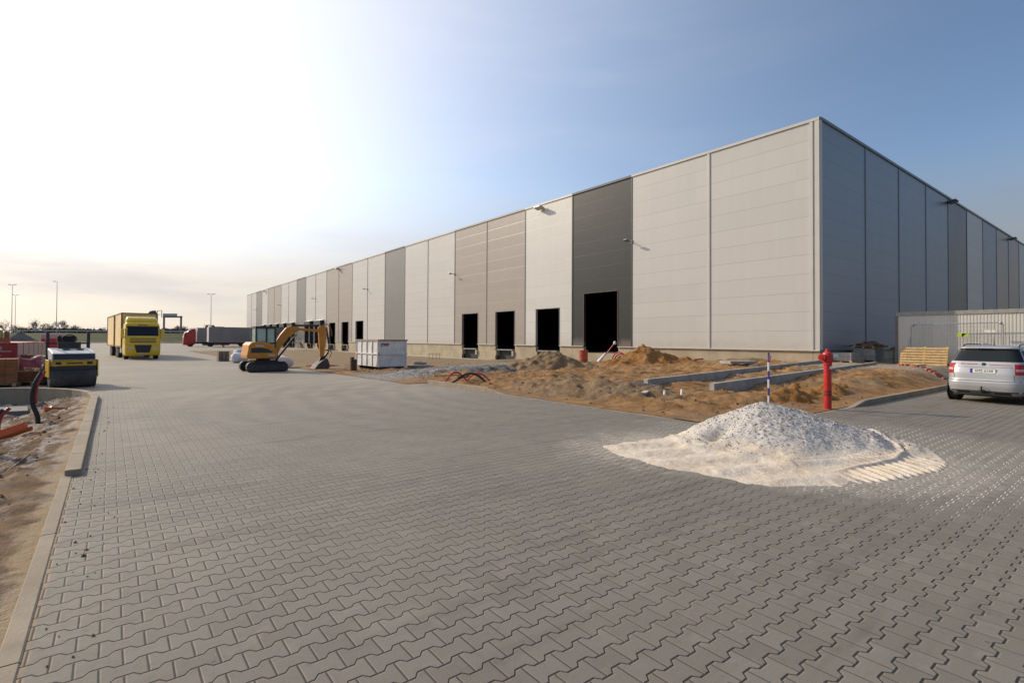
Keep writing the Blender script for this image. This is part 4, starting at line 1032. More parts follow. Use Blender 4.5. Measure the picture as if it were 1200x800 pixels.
# ================================================================== BAGS by the excavator
def bag(label, x, y, rx, ry, h, m_, seed):
    n1, n2 = 14, 22; v = []; f = []
    for i in range(n1+1):
        ph = PI*i/n1
        for j in range(n2):
            th = 2*PI*j/n2; cx_ = math.copysign(abs(math.cos(th))**.7, math.cos(th)); sy_ = math.copysign(abs(math.sin(th))**.7, math.sin(th))
            p = Vector((math.sin(ph)**.6*cx_*rx, math.sin(ph)**.6*sy_*ry, h*.5-math.cos(ph)*h*.5))
            w = 1+.16*noise.fractal(p*2.2+Vector((seed, 0, 0)), 1, 2, 3)
            v.append((p.x*w, p.y*w, max(-.03, p.z*w)))
    for i in range(n1):
        for j in range(n2): f.append((i*n2+j, i*n2+(j+1) % n2, (i+1)*n2+(j+1) % n2, (i+1)*n2+j))
    o = link_mesh('bulk_bag', v, f, m_, smooth=True, loc=(x, y, G(x, y)-.02)); tag(o, label, 'bulk bag', 'white bulk bags on the paving edge'); return o
bagm = mat('white woven bag', (.62, .60, .62), .8, scale=3, var=.12, bump=.6, bscale=9)
bag('crumpled white bulk bag between the excavator tracks and its bucket', 8.0, 32.6, .66, .5, .70, bagm, 1)
bag('white bulk bag behind the rear of the excavator, lower one', 7.5, 42.6, .55, .5, .72, bagm, 4)
bag('grey topped bulk bag standing behind the lower white one at the excavator rear', 8.0, 44.4, .55, .5, 1.0, mat('greyish bag', (.42, .43, .46), .8), 7)
t = thing('kerbstone_stack', 'brownish stack of kerb stones left of the white bags', 'stone stack', (7.6, 46.6, G(7, 45)))
for i in range(3):
    for k in range(3): MB().box(-.9+i*.26, -.9+i*.26+.22, -.5, .5, k*.27, k*.27+.25).build('kerb_stone', mat('brown stone', (.20, .155, .12), .9, scale=3, var=.3), t)
t = thing('pipe_stack', 'salmon coloured pipes lying beside the excavator bucket', 'pipes', (9.3, 32.0, G(9, 32)))
for i in range(4): MB().cyl((.05+.0*i, -.25+i*.22, .11), (1.5, -.55+i*.22, .11), .1, n=12).build('pipe', mat('salmon pipe', (.62, .33, .22), .5), t)

# ================================================================== VEHICLES
class Slices:
    """body made of horizontal rounded-rectangle slices: (z, x_rear, x_front, half_width)"""
    def __init__(s, rows, n=6): s.r = rows; s.n = n
    def at(s, z):
        r = s.r
        if z <= r[0][0]: return r[0][1:]
        for a, b in zip(r, r[1:]):
            if z <= b[0]:
                t = (z-a[0])/max(1e-6, b[0]-a[0]); return tuple(a[i]+(b[i]-a[i])*t for i in (1, 2, 3))
        return r[-1][1:]
    def pt(s, t, z, off=0.):     # t=0 is the middle of the x-min end, +t towards +y
        x0, x1, hw = s.at(z); cx_ = (x0+x1)/2; L = (x1-x0)/2
        c, sn = math.cos(t), math.sin(t); e = 2./s.n
        return Vector((cx_-(L+off)*math.copysign(abs(c)**e, c), (hw+off)*math.copysign(abs(sn)**e, sn), z))
    def t_of(s, y, z):
        hw = s.at(z)[2]; return math.asin(math.copysign(min(1, abs(y)/hw)**(s.n/2.), y))
    def body(s, mb, sub=3, N=72, mi=0, z0=None, z1=None, cap=True):
        zs = []
        for a, b in zip(s.r, s.r[1:]):
            for k in range(sub): zs.append(a[0]+(b[0]-a[0])*k/sub)
        zs.append(s.r[-1][0]); zs = [z for z in zs if (z0 is None or z >= z0) and (z1 is None or z <= z1)]
        ts = []
        for i in range(N):
            q = i/N*2*PI; ts.append(q-.22*math.sin(4*q)/1.)
        v = [s.pt(t, z) for z in zs for t in ts]; f = []
        for j in range(len(zs)-1):
            for i in range(N): f.append((j*N+i, (j+1)*N+i, (j+1)*N+(i+1) % N, j*N+(i+1) % N))
        if cap: f += [tuple(range(N)), tuple(range((len(zs)-1)*N+N-1, (len(zs)-1)*N-1, -1))]
        return mb.add(v, f, mi)
    def patch(s, mb, y0, y1, z0, z1, off=.006, nu=12, nv=6, mi=0, ang=None, trap=None, side=False):
        """panel lying on the body: by y range on the x-min end, or by t range (ang); trap narrows the top"""
        v = []; f = []
        for j in range(nv+1):
            z = z0+(z1-z0)*j/nv
            for i in range(nu+1):
                k = i/nu
                if ang: t = ang[0]+(ang[1]-ang[0])*k
                else:
                    a, b = y0, y1
                    if trap: a = y0+(trap[0]-y0)*j/nv; b = y1+(trap[1]-y1)*j/nv
                    t = s.t_of(a+(b-a)*k, z)
                v.append(s.pt(t, z, off))
        for j in range(nv):
            for i in range(nu):
                q = j*(nu+1)+i; f.append((q, q+nu+1, q+nu+2, q+1))
        return mb.add(v, f, mi)
def wheel(parent, x, y, r, w, rimm, tyrem=None, name='wheel', spokes=5):
    s = 1 if y > 0 else -1
    o = bpy.data.objects.new(name, None); COL.objects.link(o); o.parent = parent; o.location = (x, y, r)
    MB().lathe([(r*.62, -w/2), (r*.93, -w/2), (r, -w/2+.03), (r, w/2-.03), (r*.93, w/2), (r*.62, w/2)], n=32, axis='y').build('tyre', tyrem or black, o)
    mb = MB(); mb.lathe([(r*.60, -w*.3), (r*.63, -w*.3), (r*.63, w*.48), (r*.60, w*.48)], n=28, axis='y')
    mb.lathe([(.02, s*w*.28), (r*.18, s*w*.34), (r*.18, s*w*.25), (.02, s*w*.2)], n=16, axis='y')
    for k in range(spokes):
        a = 2*PI*k/spokes; mb.bar((math.cos(a)*r*.12, s*w*.3, math.sin(a)*r*.12), (math.cos(a)*r*.61, s*w*.36, math.sin(a)*r*.61), r*.17, .03, up=(0, 1, 0))
    mb.build('rim', rimm, o); return o

# ---- silver estate car seen from behind
carsil = mat('silver car paint', (.42, .42, .42), .32, .35, var=.04, scale=2., coat=.5)
trim_b = mat('black car trim', (.022, .022, .024), .45)
def lampmat(name, col, rough=.15):
    m_ = mat(name, col, rough, var=.2, scale=20); return m_
CS = Slices([(.22, .16, 4.05, .78), (.30, .04, 4.2, .84), (.45, .0, 4.26, .865), (.575, .0, 4.26, .868), (.60, .045, 4.24, .868), (.80, .06, 4.16, .868), (.90, .085, 3.95, .862), (.98, .11, 3.3, .85),
             (1.05, .15, 3.05, .83), (1.12, .19, 2.95, .80), (1.42, .40, 2.35, .665), (1.455, .34, 2.2, .65), (1.49, .38, 2.1, .60), (1.515, .55, 1.9, .50), (1.53, .85, 1.6, .3)], 6.5)
ang = R(-5.75)
car = thing('estate_car', 'silver estate car at the right edge, seen from behind', 'car', (18.20, 3.23, 0), ang)
mb = MB(); CS.body(mb, 4, 96); mb.build('body', carsil, car, smooth=True)
g = glassy('car glass', (.008, .011, .012), .05); g.node_tree.nodes['Principled BSDF'].inputs['Specular IOR Level'].default_value = .3
mb = MB(); CS.patch(mb, -.74, .74, 1.105, 1.425, .006, 24, 8, trap=(-.605, .605)); mb.build('rear_window', g, car, smooth=True)
mb = MB(); CS.patch(mb, -.62, .62, 1.432, 1.47, .02, 16, 3); mb.build('spoiler', carsil, car, smooth=True)
mb = MB(); CS.patch(mb, -.16, .16, 1.435, 1.45, .024, 6, 1); mb.build('high_brake_light', lampmat('dark red lens', (.10, .005, .005)), car)
for s in (-1, 1):
    for a, b_ in ((1.60, 2.16), (.98, 1.52)):
        mb = MB(); CS.patch(mb, 0, 0, 1.10, 1.40, .005, 8, 4, ang=(s*a, s*b_)); mb.build('side_window', g, car, smooth=True)
mb = MB(); CS.patch(mb, 0, 0, 1.10, 1.40, .006, 16, 5, ang=(PI-.7, PI+.7)); mb.build('windscreen', g, car, smooth=True)
rl = lampmat('red tail lens', (.32, .012, .012)); rl2 = lampmat('pale tail lens', (.55, .30, .27))
for s in (-1, 1):
    mb = MB(); t0 = CS.t_of(.615, .9); CS.patch(mb, 0, 0, .775, 1.045, .007, 12, 6, ang=(s*t0, s*1.22)); o = mb.build('tail_light', rl, car, smooth=True)
    mb = MB(); CS.patch(mb, 0, 0, .865, .925, .010, 8, 3, ang=(s*(t0+.03), s*1.05)); mb.build('reversing_lens', rl2, o, smooth=True)
mb = MB(); CS.patch(mb, -.84, .84, .30, .335, .004, 20, 2); CS.patch(mb, -.55, .55, .24, .30, .008, 20, 2); mb.build('bumper_insert', trim_b, car)
mb = MB(); CS.patch(mb, -.80, .80, .592, .602, .0035, 20, 1)
for s in (-1, 1): CS.patch(mb, s*.605, s*.612, .615, .77, .0035, 1, 6)
mb.build('shut_line', trim_b, car)
mb = MB(); CS.patch(mb, -.55, .55, .955, .985, .011, 20, 2); mb.build('tailgate_ledge', mat('shaded silver', (.34, .35, .37), .35, .5), car, smooth=True)
# number plate
xp = CS.pt(0, .86).x-.012
pl = MB().box(xp-.006, xp, -.262, .262, .795, .915).build('number_plate', mat('black plate frame', (.02, .02, .02), .5), car)
MB().box(xp-.008, xp-.0061, -.255, .205, .803, .907).build('plate_field', mat('plate white', (.72, .72, .68), .4), pl)
MB().box(xp-.008, xp-.0061, .2055, .256, .803, .907).build('blue_band', blue, pl)
def behind(y, z, x): # text facing -x
    return Matrix.Translation((x, y, z)) @ Matrix(((0, 0, -1, 0), (-1, 0, 0, 0), (0, 1, 0, 0), (0, 0, 0, 1)))
text_mesh('6M5 6588', .092, 'registration', trim_b, pl, behind(-.025, .855, xp-.0092))
xt = CS.pt(0, 1.03).x-.010
MB().lathe([(.0, -.012), (.042, -.010), (.045, 0), (.045, .01)], c=(xt, 0, 1.03), n=20, axis='x').build('badge', dkmetal, car)
mb = MB()
for y0, y1, zz in ((.12, .38, 1.03), (-.55, -.12, 1.02)):
    y = y0
    while y < y1: 
        w = rs.choice((.012, .016, .02)); x = CS.pt(CS.t_of(y, zz), zz).x-.009
        mb.box(x-.001, x, y, min(y+w, y1), zz-.011, zz+.011); y += w+.008
x = CS.pt(CS.t_of(.43, 1.03), 1.03).x-.009; mb.box(x-.001, x, .40, .465, 1.0, 1.012).box(x-.001, x, .40, .412, 1.012, 1.055).box(x-.001, x, .453, .465, 1.012, 1.055).box(x-.001, x, .412, .453, 1.03, 1.042)
tag(mb.build('red_lettering', redp, car), kind='stuff')
for s in (-1, 1):
    pts = [(.62, s*.58, 1.49), (.72, s*.57, 1.545), (1.0, s*.56, 1.56), (1.9, s*.56, 1.55), (2.1, s*.58, 1.49)]; MB().tube(pts, .015).build('roof_rail', trim_b, car)
    wheel(car, .72, s*.76, .305, .20, steel); wheel(car, 3.22, s*.76, .305, .20, steel)
    for wx in (.72, 3.22): MB().lathe([(.36, -.01), (.36, .01)], c=(wx, s*.864, .32), n=28, axis='y').build('wheel_arch', trim_b, car)
    MB().box(2.55, 2.72, s*.84, s*1.0, 1.02, 1.16).build('door_mirror', carsil, car, bevel=.03)
MB().cyl((.95, 0, 1.52), (.88, 0, 1.73), .008, .004, 6).build('antenna', black, car)
MB().box(-.05, .12, -.05, .05, .31, .36).cyl((-.06, 0, .33), (-.06, 0, .42), .02, n=10).lathe([(.0, -.025), (.025, 0), (.0, .025)], c=(-.06, 0, .44), n=10).box(.02, .12, -.25, .25, .27, .31).build('tow_bar', black, car)
MB().box(.3, 4.0, -.7, .7, .17, .24).build('underbody', black, car)

# ---- lorries
def lorry_cab(t, m, n=14, sleeper=True, dark=trim_b):
    cs = Slices([(.32, .05, 1.9, 1.18), (.5, 0, 2.1, 1.24), (.95, .0, 2.2, 1.25), (1.35, .02, 2.25, 1.25), (1.95, .06, 2.25, 1.24), (2.75, .26, 2.25, 1.21), (2.95, .34, 2.25, 1.19), (3.1, .48, 2.25, 1.12)], n)
    mb = MB(); cs.body(mb, 2, 72); mb.build('cab', m, t, smooth=True); return cs
def lorry_front(t, cs, m, yellowish=True):
    mb = MB(); cs.patch(mb, -1.08, 1.08, 1.98, 2.74, .01, 16, 6, trap=(-1.05, 1.05)); w = mb.build('windscreen', g, t, smooth=True)
    mb = MB(); cs.patch(mb, -1.08, 1.08, 2.68, 2.80, .05, 12, 2); mb.build('sun_visor', trim_b, t)
    mb = MB()
    for z in (1.72, 1.56, 1.42): cs.patch(mb, -.9, .9, z, z+.07, .012, 10, 1)
    mb.build('grille_slot', trim_b, t)
    mb = MB(); cs.patch(mb, -.45, .45, .58, 1.22, .014, 10, 4, trap=(-.60, .60)); mb.build('lower_grille', trim_b, t)
    mb = MB(); cs.patch(mb, -.56, .56, 1.22, 1.25, .018, 6, 1); mb.build('grille_bar', steel, t)
    for s in (-1, 1):
        mb = MB(); cs.patch(mb, s*.72, s*1.1, .84, 1.02, .014, 6, 3); mb.build('headlight', lampmat('clear lamp glass', (.6, .58, .52)), t)
        mb = MB(); cs.patch(mb, 0, 0, 1.75, 2.6, .008, 6, 4, ang=(s*1.15, s*1.50)); mb.build('side_window', g, t)
        o = MB().box(.1, .32, s*1.30, s*1.52, 1.75, 2.55).build('door_mirror', m if s > 0 else m, t, bevel=.04); MB().bar((.3, s*1.2, 2.5), (.2, s*1.4, 2.5), .04, .04).build('mirror_arm', trim_b, o)
yel = mat('yellow lorry paint', (.82, .53, .012), .28, scale=2, var=.06, coat=.3)
yel2 = mat('ochre curtain', (.82, .60, .27), .55, scale=1., var=.10, bump=.2, bscale=6)
yt = thing('yellow_lorry', 'yellow lorry with drawbar trailer driving towards the camera', 'lorry', (2.18, 53.6, G(2, 53)), 0)
yt.rotation_euler.z = PI/2+R(4)
cs = lorry_cab(yt, yel); lorry_front(yt, cs, yel)
ds = Slices([(3.05, .62, 2.2, 1.14), (3.3, .72, 2.2, 1.12), (3.5, .95, 2.2, 1.06), (3.62, 1.25, 2.2, .98)], 8); mb = MB(); ds.body(mb, 3, 48); mb.build('roof_deflector', yel, yt, smooth=True)
mb = MB(); cs.patch(mb, -.35, .35, 2.86, 2.93, .02, 8, 1); mb.build('name_board', mat('dull red letters', (.40, .12, .02), .5), yt)
mb = MB(); xq = cs.pt(0, .45).x-.02; mb.box(xq-.01, xq, -.26, .26, .42, .53); mb.build('number_plate', mat('plate grey', (.5, .5, .48), .5), yt)
def curtain_box(t, x0, x1, m, hw=1.27, z0=1.05, z1=3.95, frame=None, name='cargo_box'):
    MB().box(x0, x1, -hw, hw, z0, z1).build(name, m, t, bevel=.02)
    mb = MB()
    for s in (-1, 1):
        mb.bar((x0-.01, s*hw, z1), (x1+.01, s*hw, z1), .08, .08).bar((x0, s*(hw+.003), z0), (x0, s*(hw+.003), z1), .1, .1).bar((x1, s*(hw+.003), z0), (x1, s*(hw+.003), z1), .1, .1).bar((x0, s*(hw+.003), z0), (x1, s*(hw+.003), z0), .06, .12)
    mb.bar((x0, -hw, z1), (x0, hw, z1), .08, .08)
    mb.build('box_frame', frame or mat('brown box frame', (.20, .13, .05), .5), t)
curtain_box(yt, 2.45, 8.3, yel2); curtain_box(yt, 9.2, 16.6, yel2)
MB().box(.6, 8.3, -.45, .45, .7, .95).box(8.3, 16.4, -.45, .45, .75, .95).build('chassis', dkmetal, yt)
for x in (1.3, 6.2, 7.5, 12.6, 13.9):
    for s in (-1, 1): wheel(yt, x, s*1.05, .5, .32, steel, spokes=8)
for s in (-1, 1): MB().box(3.2, 4.6, s*1.0-.2, s*1.0+.2, .5, .95).build('side_tank', steel, yt)
tag(yt.children[0], None)

redc = mat('red lorry paint', (.42, .02, .02), .3, scale=2, coat=.3)
greyc = mat('grey curtain', (.27, .26, .25), .6, scale=.6, var=.10, dirt=((.13, .11, .10), .35))
def semitrailer(label, x0, yc, logo=False):
    t = thing('semi_trailer', label, 'trailer', (x0, yc, G(x0, yc)), 0, 'grey curtain trailers backed onto the docks')
    curtain_box(t, 0, 13.6, greyc, frame=mat('pale trailer frame', (.38, .36, .35), .5))
    MB().box(-.01, .0-.002, -1.22, 1.22, 1.1, 3.9).build('front_wall', mat('pale bulkhead', (.55, .52, .48), .5), t)
    MB().box(.6, 13.4, -.5, .5, .85, 1.04).box(2, 9, -1.2, -1.16, .6, .95).build('chassis', mat('dark red chassis', (.10, .02, .02), .6), t)
    for x in (8.6, 9.9, 11.2):
        for s in (-1, 1): wheel(t, x, s*1.05, .5, .34, steel, spokes=8)
    for s in (-1, 1): MB().box(2.6, 2.75, s*.7-.06, s*.7+.06, .02, .9).build('landing_leg', dkmetal, t)
    if logo:
        MB().prism([(11.5, 2.35), (12.0, 2.35), (12.8, 3.0), (12.3, 3.0)], -1.285, -1.277, axis='y').build('red_mark', mat('faded red mark', (.42, .06, .05), .5), t)
        MB().box(10.4, 11.2, -1.285, -1.277, 2.3, 2.45).build('red_mark', MATS['faded red mark'], t)
    return t
semitrailer('grey curtain sided trailer with a red mark, standing uncoupled at the dock', 15.1, 116.9, True)
semitrailer('grey curtain sided trailer coupled to the red lorry, mostly hidden by the nearer one', 14.6, 128.9)
rt = thing('red_lorry', 'red tractor unit facing left in front of the docked grey trailers', 'lorry', (12.0, 128.9, G(12, 128)), 0)
cs = lorry_cab(rt, redc); lorry_front(rt, cs, redc)
ds = Slices([(3.05, .62, 2.2, 1.14), (3.3, .85, 2.2, 1.12), (3.5, 1.15, 2.2, 1.06), (3.72, 1.6, 2.2, .98)], 8); mb = MB(); ds.body(mb, 3, 48); mb.build('roof_deflector', redc, rt, smooth=True)
MB().box(.6, 6.2, -.42, .42, .6, .95).build('chassis', dkmetal, rt)
for x in (1.35, 5.1):
    for s in (-1, 1): wheel(rt, x, s*1.05, .5, .32, steel, spokes=8)

# ---- mini excavator
exo = mat('excavator orange', (.56, .22, .02), .4, scale=3, var=.1, dirt=((.20, .12, .06), .3))
exd = mat('excavator dark', (.03, .03, .032), .55, scale=5, var=.3, dirt=((.12, .09, .06), .3))
ex = thing('mini_excavator', 'orange mini excavator with dark cab, its bucket lowered to the soil', 'excavator', (6.3, 29.3, G(6.1, 29.4)))
ex.rotation_euler.z = R(0)
for s in (-1, 1):
    pts = []
    for k in range(13): a = PI/2+PI*k/12; pts.append((-1.0+.25*math.cos(a), .26+.25*math.sin(a)))
    for k in range(13): a = -PI/2+PI*k/12; pts.append((1.0+.25*math.cos(a), .26+.25*math.sin(a)))
    tr = MB().prism(pts, s*.85-.19, s*.85+.19).build('track', black, ex)
    mb = MB()
    for k in range(26): x = -1.05+k*.084; mb.box(x, x+.035, s*.85-.195, s*.85+.195, -.0, .03)
    for k in range(26): x = -1.05+k*.084; mb.box(x, x+.035, s*.85-.195, s*.85+.195, .49, .525)
    tag(mb.build('grouser', black, tr), kind='stuff')
    MB().lathe([(.19, -.02), (.19, .02)], c=(-1.0, s*1.045, .26), n=20, axis='y').lathe([(.19, -.02), (.19, .02)], c=(1.0, s*1.045, .26), n=20, axis='y').box(-1.0, 1.0, s*1.04-.012, s*1.04+.012, .12, .38).build('track_frame', exd, tr)
MB().box(-.7, .8, -.6, .6, .3, .58).cyl((0, 0, .5), (0, 0, .68), .45, n=24).build('undercarriage', exd, ex)
MB().prism([(1.15, .05), (1.28, .05), (1.24, .42), (1.12, .42)], -.95, .95).box(.6, 1.15, -.5, -.4, .2, .32).box(.6, 1.15, .4, .5, .2, .32).build('dozer_blade', exd, ex)
prof = [(-1.18, .68), (.62, .68), (.66, .9), (.60, 1.12), (.42, 1.36), (.10, 1.50), (-.5, 1.53), (-.88, 1.52), (-1.08, 1.40), (-1.14, 1.1), (-1.2, .85)]
MB().prism(prof, -.82, .80).build('engine_housing', exo, ex, bevel=.05)
MB().prism([(-.95, 1.22), (-.95, .98), (.30, .98), (.38, 1.0), (.05, 1.18), (-.4, 1.24)], -.835, -.822).build('side_decal', exd, ex)
MB().box(-.7, -.2, -.83, -.822, 1.30, 1.37).box(.1, .5, -.83, -.822, .82, .9).build('pale_lettering', mat('pale decal', (.5, .5, .5), .5), ex)
# cab
cb = MB()
X0, X1, Y0, Y1, Z0, Z1 = -.62, .55, -.62, .40, 1.46, 2.42
for x, y in ((X0, Y0), (X1, Y0), (X0, Y1), (X1, Y1), (.02, Y0)): cb.bar((x, y, Z0), (x, y, Z1), .09, .09)
cb.bar((X1, Y0, .9), (X1, Y0, Z0), .09, .09).bar((X1, Y1, .9), (X1, Y1, Z0), .09, .09)
for y in (Y0, Y1): cb.bar((X0, y, Z1), (X1, y, Z1), .09, .09).bar((X0, y, Z0), (X1, y, Z0), .09, .09)
for x in (X0, X1): cb.bar((x, Y0, Z1), (x, Y1, Z1), .09, .09)
cb.box(X0-.05, X1+.05, Y0-.05, Y1+.05, Z1+.03, Z1+.09)
cf = cb.build('cab_frame', exd, ex)
m_, N, b = newmat('greenish cab glass'); b.inputs['Base Color'].default_value = (.55, .72, .66, 1); b.inputs['Roughness'].default_value = .08
nz = N.noise(N.n('ShaderNodeTexCoord').outputs['Object'], 2., 3); N.set(b.inputs['Alpha'], N.m('ADD', .40, N.m('MULTIPLY', nz, .12)))
MB().box(X0+.05, -.03, Y0-.005, Y0+.005, Z0+.05, Z1-.05).box(.07, X1-.05, Y0-.005, Y0+.005, Z0+.05, Z1-.05).box(X0+.05, X1-.05, Y1-.005, Y1+.005, Z0+.05, Z1-.05).box(X0-.005, X0+.005, Y0+.05, Y1-.05, Z0+.05, Z1-.05).box(X1-.005, X1+.005, Y0+.05, Y1-.05, 1.0, Z1-.05).build('cab_glass', m_, ex)
MB().box(-.45, .0, -.3, .15, 1.35, 1.62).box(-.5, -.38, -.3, .15, 1.62, 2.1).build('seat', black, ex, bevel=.04)
# boom, stick, bucket
def limb(pts, w, name, mat_, parent, y=0.):
    return MB().prism(pts, y-w/2, y+w/2).build(name, mat_, parent, bevel=.015)
limb([(.75, .62), (.98, .60), (1.28, 1.25), (1.62, 1.82), (1.95, 2.10), (2.12, 2.22), (2.10, 2.42), (1.72, 2.46), (1.50, 2.36), (1.22, 1.95), (.92, 1.3)], .20, 'boom', exo, ex)
limb([(2.10, 2.22), (2.12, 2.36), (3.1, 2.30), (3.36, 2.22), (3.30, 2.10), (2.9, 2.16)], .17, 'boom_head', exo, ex)
limb([(3.06, 2.42), (3.30, 2.56), (3.44, 2.40), (3.50, 2.1), (3.42, 1.4), (3.36, .72), (3.22, .66), (3.16, .75), (3.12, 1.4), (3.08, 2.1)], .16, 'stick', exo, ex)
mb = MB().cyl((1.05, 0, .55), (1.85, 0, 1.75), .055, n=12).cyl((1.85, 0, 1.75), (2.0, 0, 2.0), .035, n=10)
mb.build('boom_ram', exd, ex)
MB().cyl((1.85, 0, 2.50), (3.1, 0, 2.52), .06, n=12).box(1.75, 1.95, -.09, .09, 2.42, 2.58).build('stick_ram', exd, ex)
MB().cyl((3.48, 0, 2.42), (3.62, 0, 1.45), .05, n=12).cyl((3.62, 0, 1.45), (3.60, 0, .95), .028, n=10).build('bucket_ram', exd, ex)
MB().tube([(3.15, -.1, 2.5), (3.5, -.12, 2.62), (3.72, -.12, 2.3), (3.75, -.1, 1.9)], .022).tube([(3.38, -.1, 1.05), (3.62, -.12, 1.12), (3.74, -.12, .9), (3.6, -.1, .6)], .022).build('hydraulic_hose', mat('red brown hose', (.30, .07, .03), .5), ex)
MB().bar((3.28, 0, .72), (3.20, 0, .45), .2, .18).bar((3.58, 0, .95), (3.36, 0, .62), .1, .1).bar((3.3, 0, .7), (3.5, 0, .45), .14, .1).build('linkage', exd, ex)
MB().prism([(3.42, .62), (3.18, .50), (2.95, .30), (2.78, .05), (2.85, -.04), (3.35, -.02), (3.55, .12), (3.52, .4)], -.45, .45).build('bucket', mat('muddy bucket steel', (.07, .055, .045), .7, dirt=((.2, .14, .09), .5)), ex, bevel=.01)
mb = MB()
for k in range(5): mb.box(2.66, 2.82, -.42+k*.2, -.36+k*.2, -.04, .02)
mb.build('bucket_teeth', dkmetal, ex)
MB().box(.55, .9, -.12, .12, .65, 1.0).build('swing_post', exd, ex, bevel=.03)

for ch in ex.children_recursive:
    if ch.type != 'MESH': continue
    arm = ch.name.split('.')[0] in ('boom', 'boom_head', 'stick', 'boom_ram', 'stick_ram', 'bucket_ram', 'hydraulic_hose', 'linkage', 'bucket', 'bucket_teeth')
    cabp = ch.name.split('.')[0] in ('cab_frame', 'cab_glass', 'seat')
    for v in ch.data.vertices:
        v.co.x = (v.co.x-.9)*1.08+.45 if arm else v.co.x*.77
        if cabp and v.co.z > 1.46: v.co.z = 1.46+(v.co.z-1.46)*.82
        if arm and v.co.z > 1.2: v.co.z = 1.2+(v.co.z-1.2)*.93
# ---- tandem roller
ro = thing('road_roller', 'yellow tandem road roller with a big dark front drum behind the rounded kerb', 'roller', (-.93, 22.35, G(-1, 22.3)+.0))
ro.rotation_euler.z = PI/2+R(10)
ry = mat('roller yellow', (.62, .37, .02), .4, scale=4, dirt=((.2, .13, .05), .35))
rw = mat('roller hood', (.62, .61, .59), .45, scale=4); dr = mat('drum steel', (.070, .068, .064), .65, .0, scale=3, var=.3, spec=.25, dirt=((.14, .13, .12), .5))
W2 = .60
def drum(x, name): MB().lathe([(.30, -W2), (.35, -W2+.01), (.36, -W2+.03), (.36, W2-.03), (.35, W2-.01), (.30, W2)], c=(x, 0, .36), n=44, axis='y').build(name, dr, ro)
drum(.36, 'drum'); drum(2.1, 'drum')
MB().box(.02, .14, -W2+.02, W2-.02, .72, .90).build('front_beam', ry, ro, bevel=.02)
MB().box(.03, .9, W2+.005, W2+.035, .35, .92).box(.03, .9, -W2-.035, -W2-.005, .35, .92).build('drum_yoke', ry, ro, bevel=.02)
MB().box(.05, .8, -W2+.03, W2-.03, .60, .71).build('scraper', exd, ro)
text_mesh('TANDEM 120', .085, 'front_lettering', trim_b, ro, behind(0, .81, .017)) if False else None
MB().box(.014, .019, -.22, .18, .785, .84).build('front_lettering', mat('faded dark letters', (.12, .08, .03), .6), ro)
for s in (-1, 1): MB().box(.010, .018, s*.40-.07, s*.40+.07, .77, .86).build('work_lamp', trim_b, ro)
MB().prism([(.02, .905), (.9, .905), (1.15, 1.30), (.30, 1.19), (.06, 1.13)], -W2+.04, W2-.04).build('hood', rw, ro, bevel=.03)
MB().prism([(.014, .93), (.035, 1.11), (.030, 1.115), (.008, .93)], -W2+.07, W2-.07).build('radiator_grille', trim_b, ro)
for s in (-.25, .12): MB().box(.55, .8, s-.08, s+.12, 1.24, 1.262, T=Matrix.Translation((0, 0, .02))).build('hood_vent', mat('vent bronze', (.12, .09, .07), .6), ro)
MB().box(.9, 1.6, -.5, .5, .45, .95).box(1.6, 2.5, -W2+.03, W2-.03, .75, 1.0).build('rear_frame', exd, ro)
MB().box(1.25, 1.7, -.25, .25, 1.05, 1.35).box(1.65, 1.78, -.25, .25, 1.3, 1.72).build('seat', black, ro, bevel=.04)
MB().box(1.0, 1.15, -.3, .3, .95, 1.50).tube([(1.1+.03, .2*math.cos(a), 1.6+.15*math.sin(a)) for a in [2*PI*i/16 for i in range(17)]], .018).build('steering_console', exd, ro)
for s, zt in ((1, 1.85), (-1, 1.85)): MB().bar((1.3, s*.54, .5), (1.3, s*.54, zt), .09, .09).build('roll_bar_post', exd, ro)
MB().bar((1.3, -.6, 1.45), (1.3, .6, 1.45), .05, .05).build('grab_rail', exd, ro)

# ================================================================== MATERIAL STACKS on the left
wrap_r = mat('red wrap film', (.36, .028, .025), .35, scale=3, var=.25, dirt=((.12, .015, .015), .4)); wrap_w = mat('pale wrap film', (.55, .50, .48), .35, scale=4)
def wrapped(x, y, z, l, w, h, label, nstripe=5):
    t = thing('wrapped_block_stack', label, 'wrapped stack', (x, y, z), 0, 'red and white film wrapped stacks behind the roller')
    MB().box(0, l, 0, w, 0, .12).build('pallet', wood, t)
    MB().box(.0, l, 0, w, .121, h).build('wrapped_load', wrap_r, t, bevel=.02)
    mb = MB(); mb.box(-.004, l+.004, -.004, w+.004, h+.001, h+.012)
    mb.build('top_film', mat('red white top film', (.70, .22, .18), .4, scale=2., var=.4, dirt=((.75, .65, .6), .8)), t)
    mb = MB()
    for k in range(nstripe):
        y0 = w*(k+.25)/nstripe; mb.box(l+.001, l+.008, y0, y0+w/nstripe*.5, .2, h-.05)
    mb.build('pale_stripe', wrap_w, t)
    MB().box(.15, l-.15, -.008, -.001, h-.32, h-.28).box(.15, l-.4, -.008, -.001, h-.46, h-.43).box(l*.5, l*.5+.2, -.008, -.001, h-.25, h-.12).build('pale_lettering', mat('pale print', (.5, .35, .33), .5), t)
    return t
zl = -.03
wrapped(-3.84, 25.6, zl, 1.2, 1.5, 1.45, 'red wrapped stack with pale print on its front, nearest of the film wrapped stacks')
wrapped(-3.84, 27.3, zl, 1.2, 1.5, 1.45, 'film wrapped stack with red and pale stripes, second from the camera')
wrapped(-3.84, 29.0, zl, 1.2, 1.5, 1.45, 'film wrapped stack directly behind the second one')
wrapped(-5.2, 25.6, zl, 1.2, 1.5, 1.45, 'film wrapped stack cut by the left picture edge')
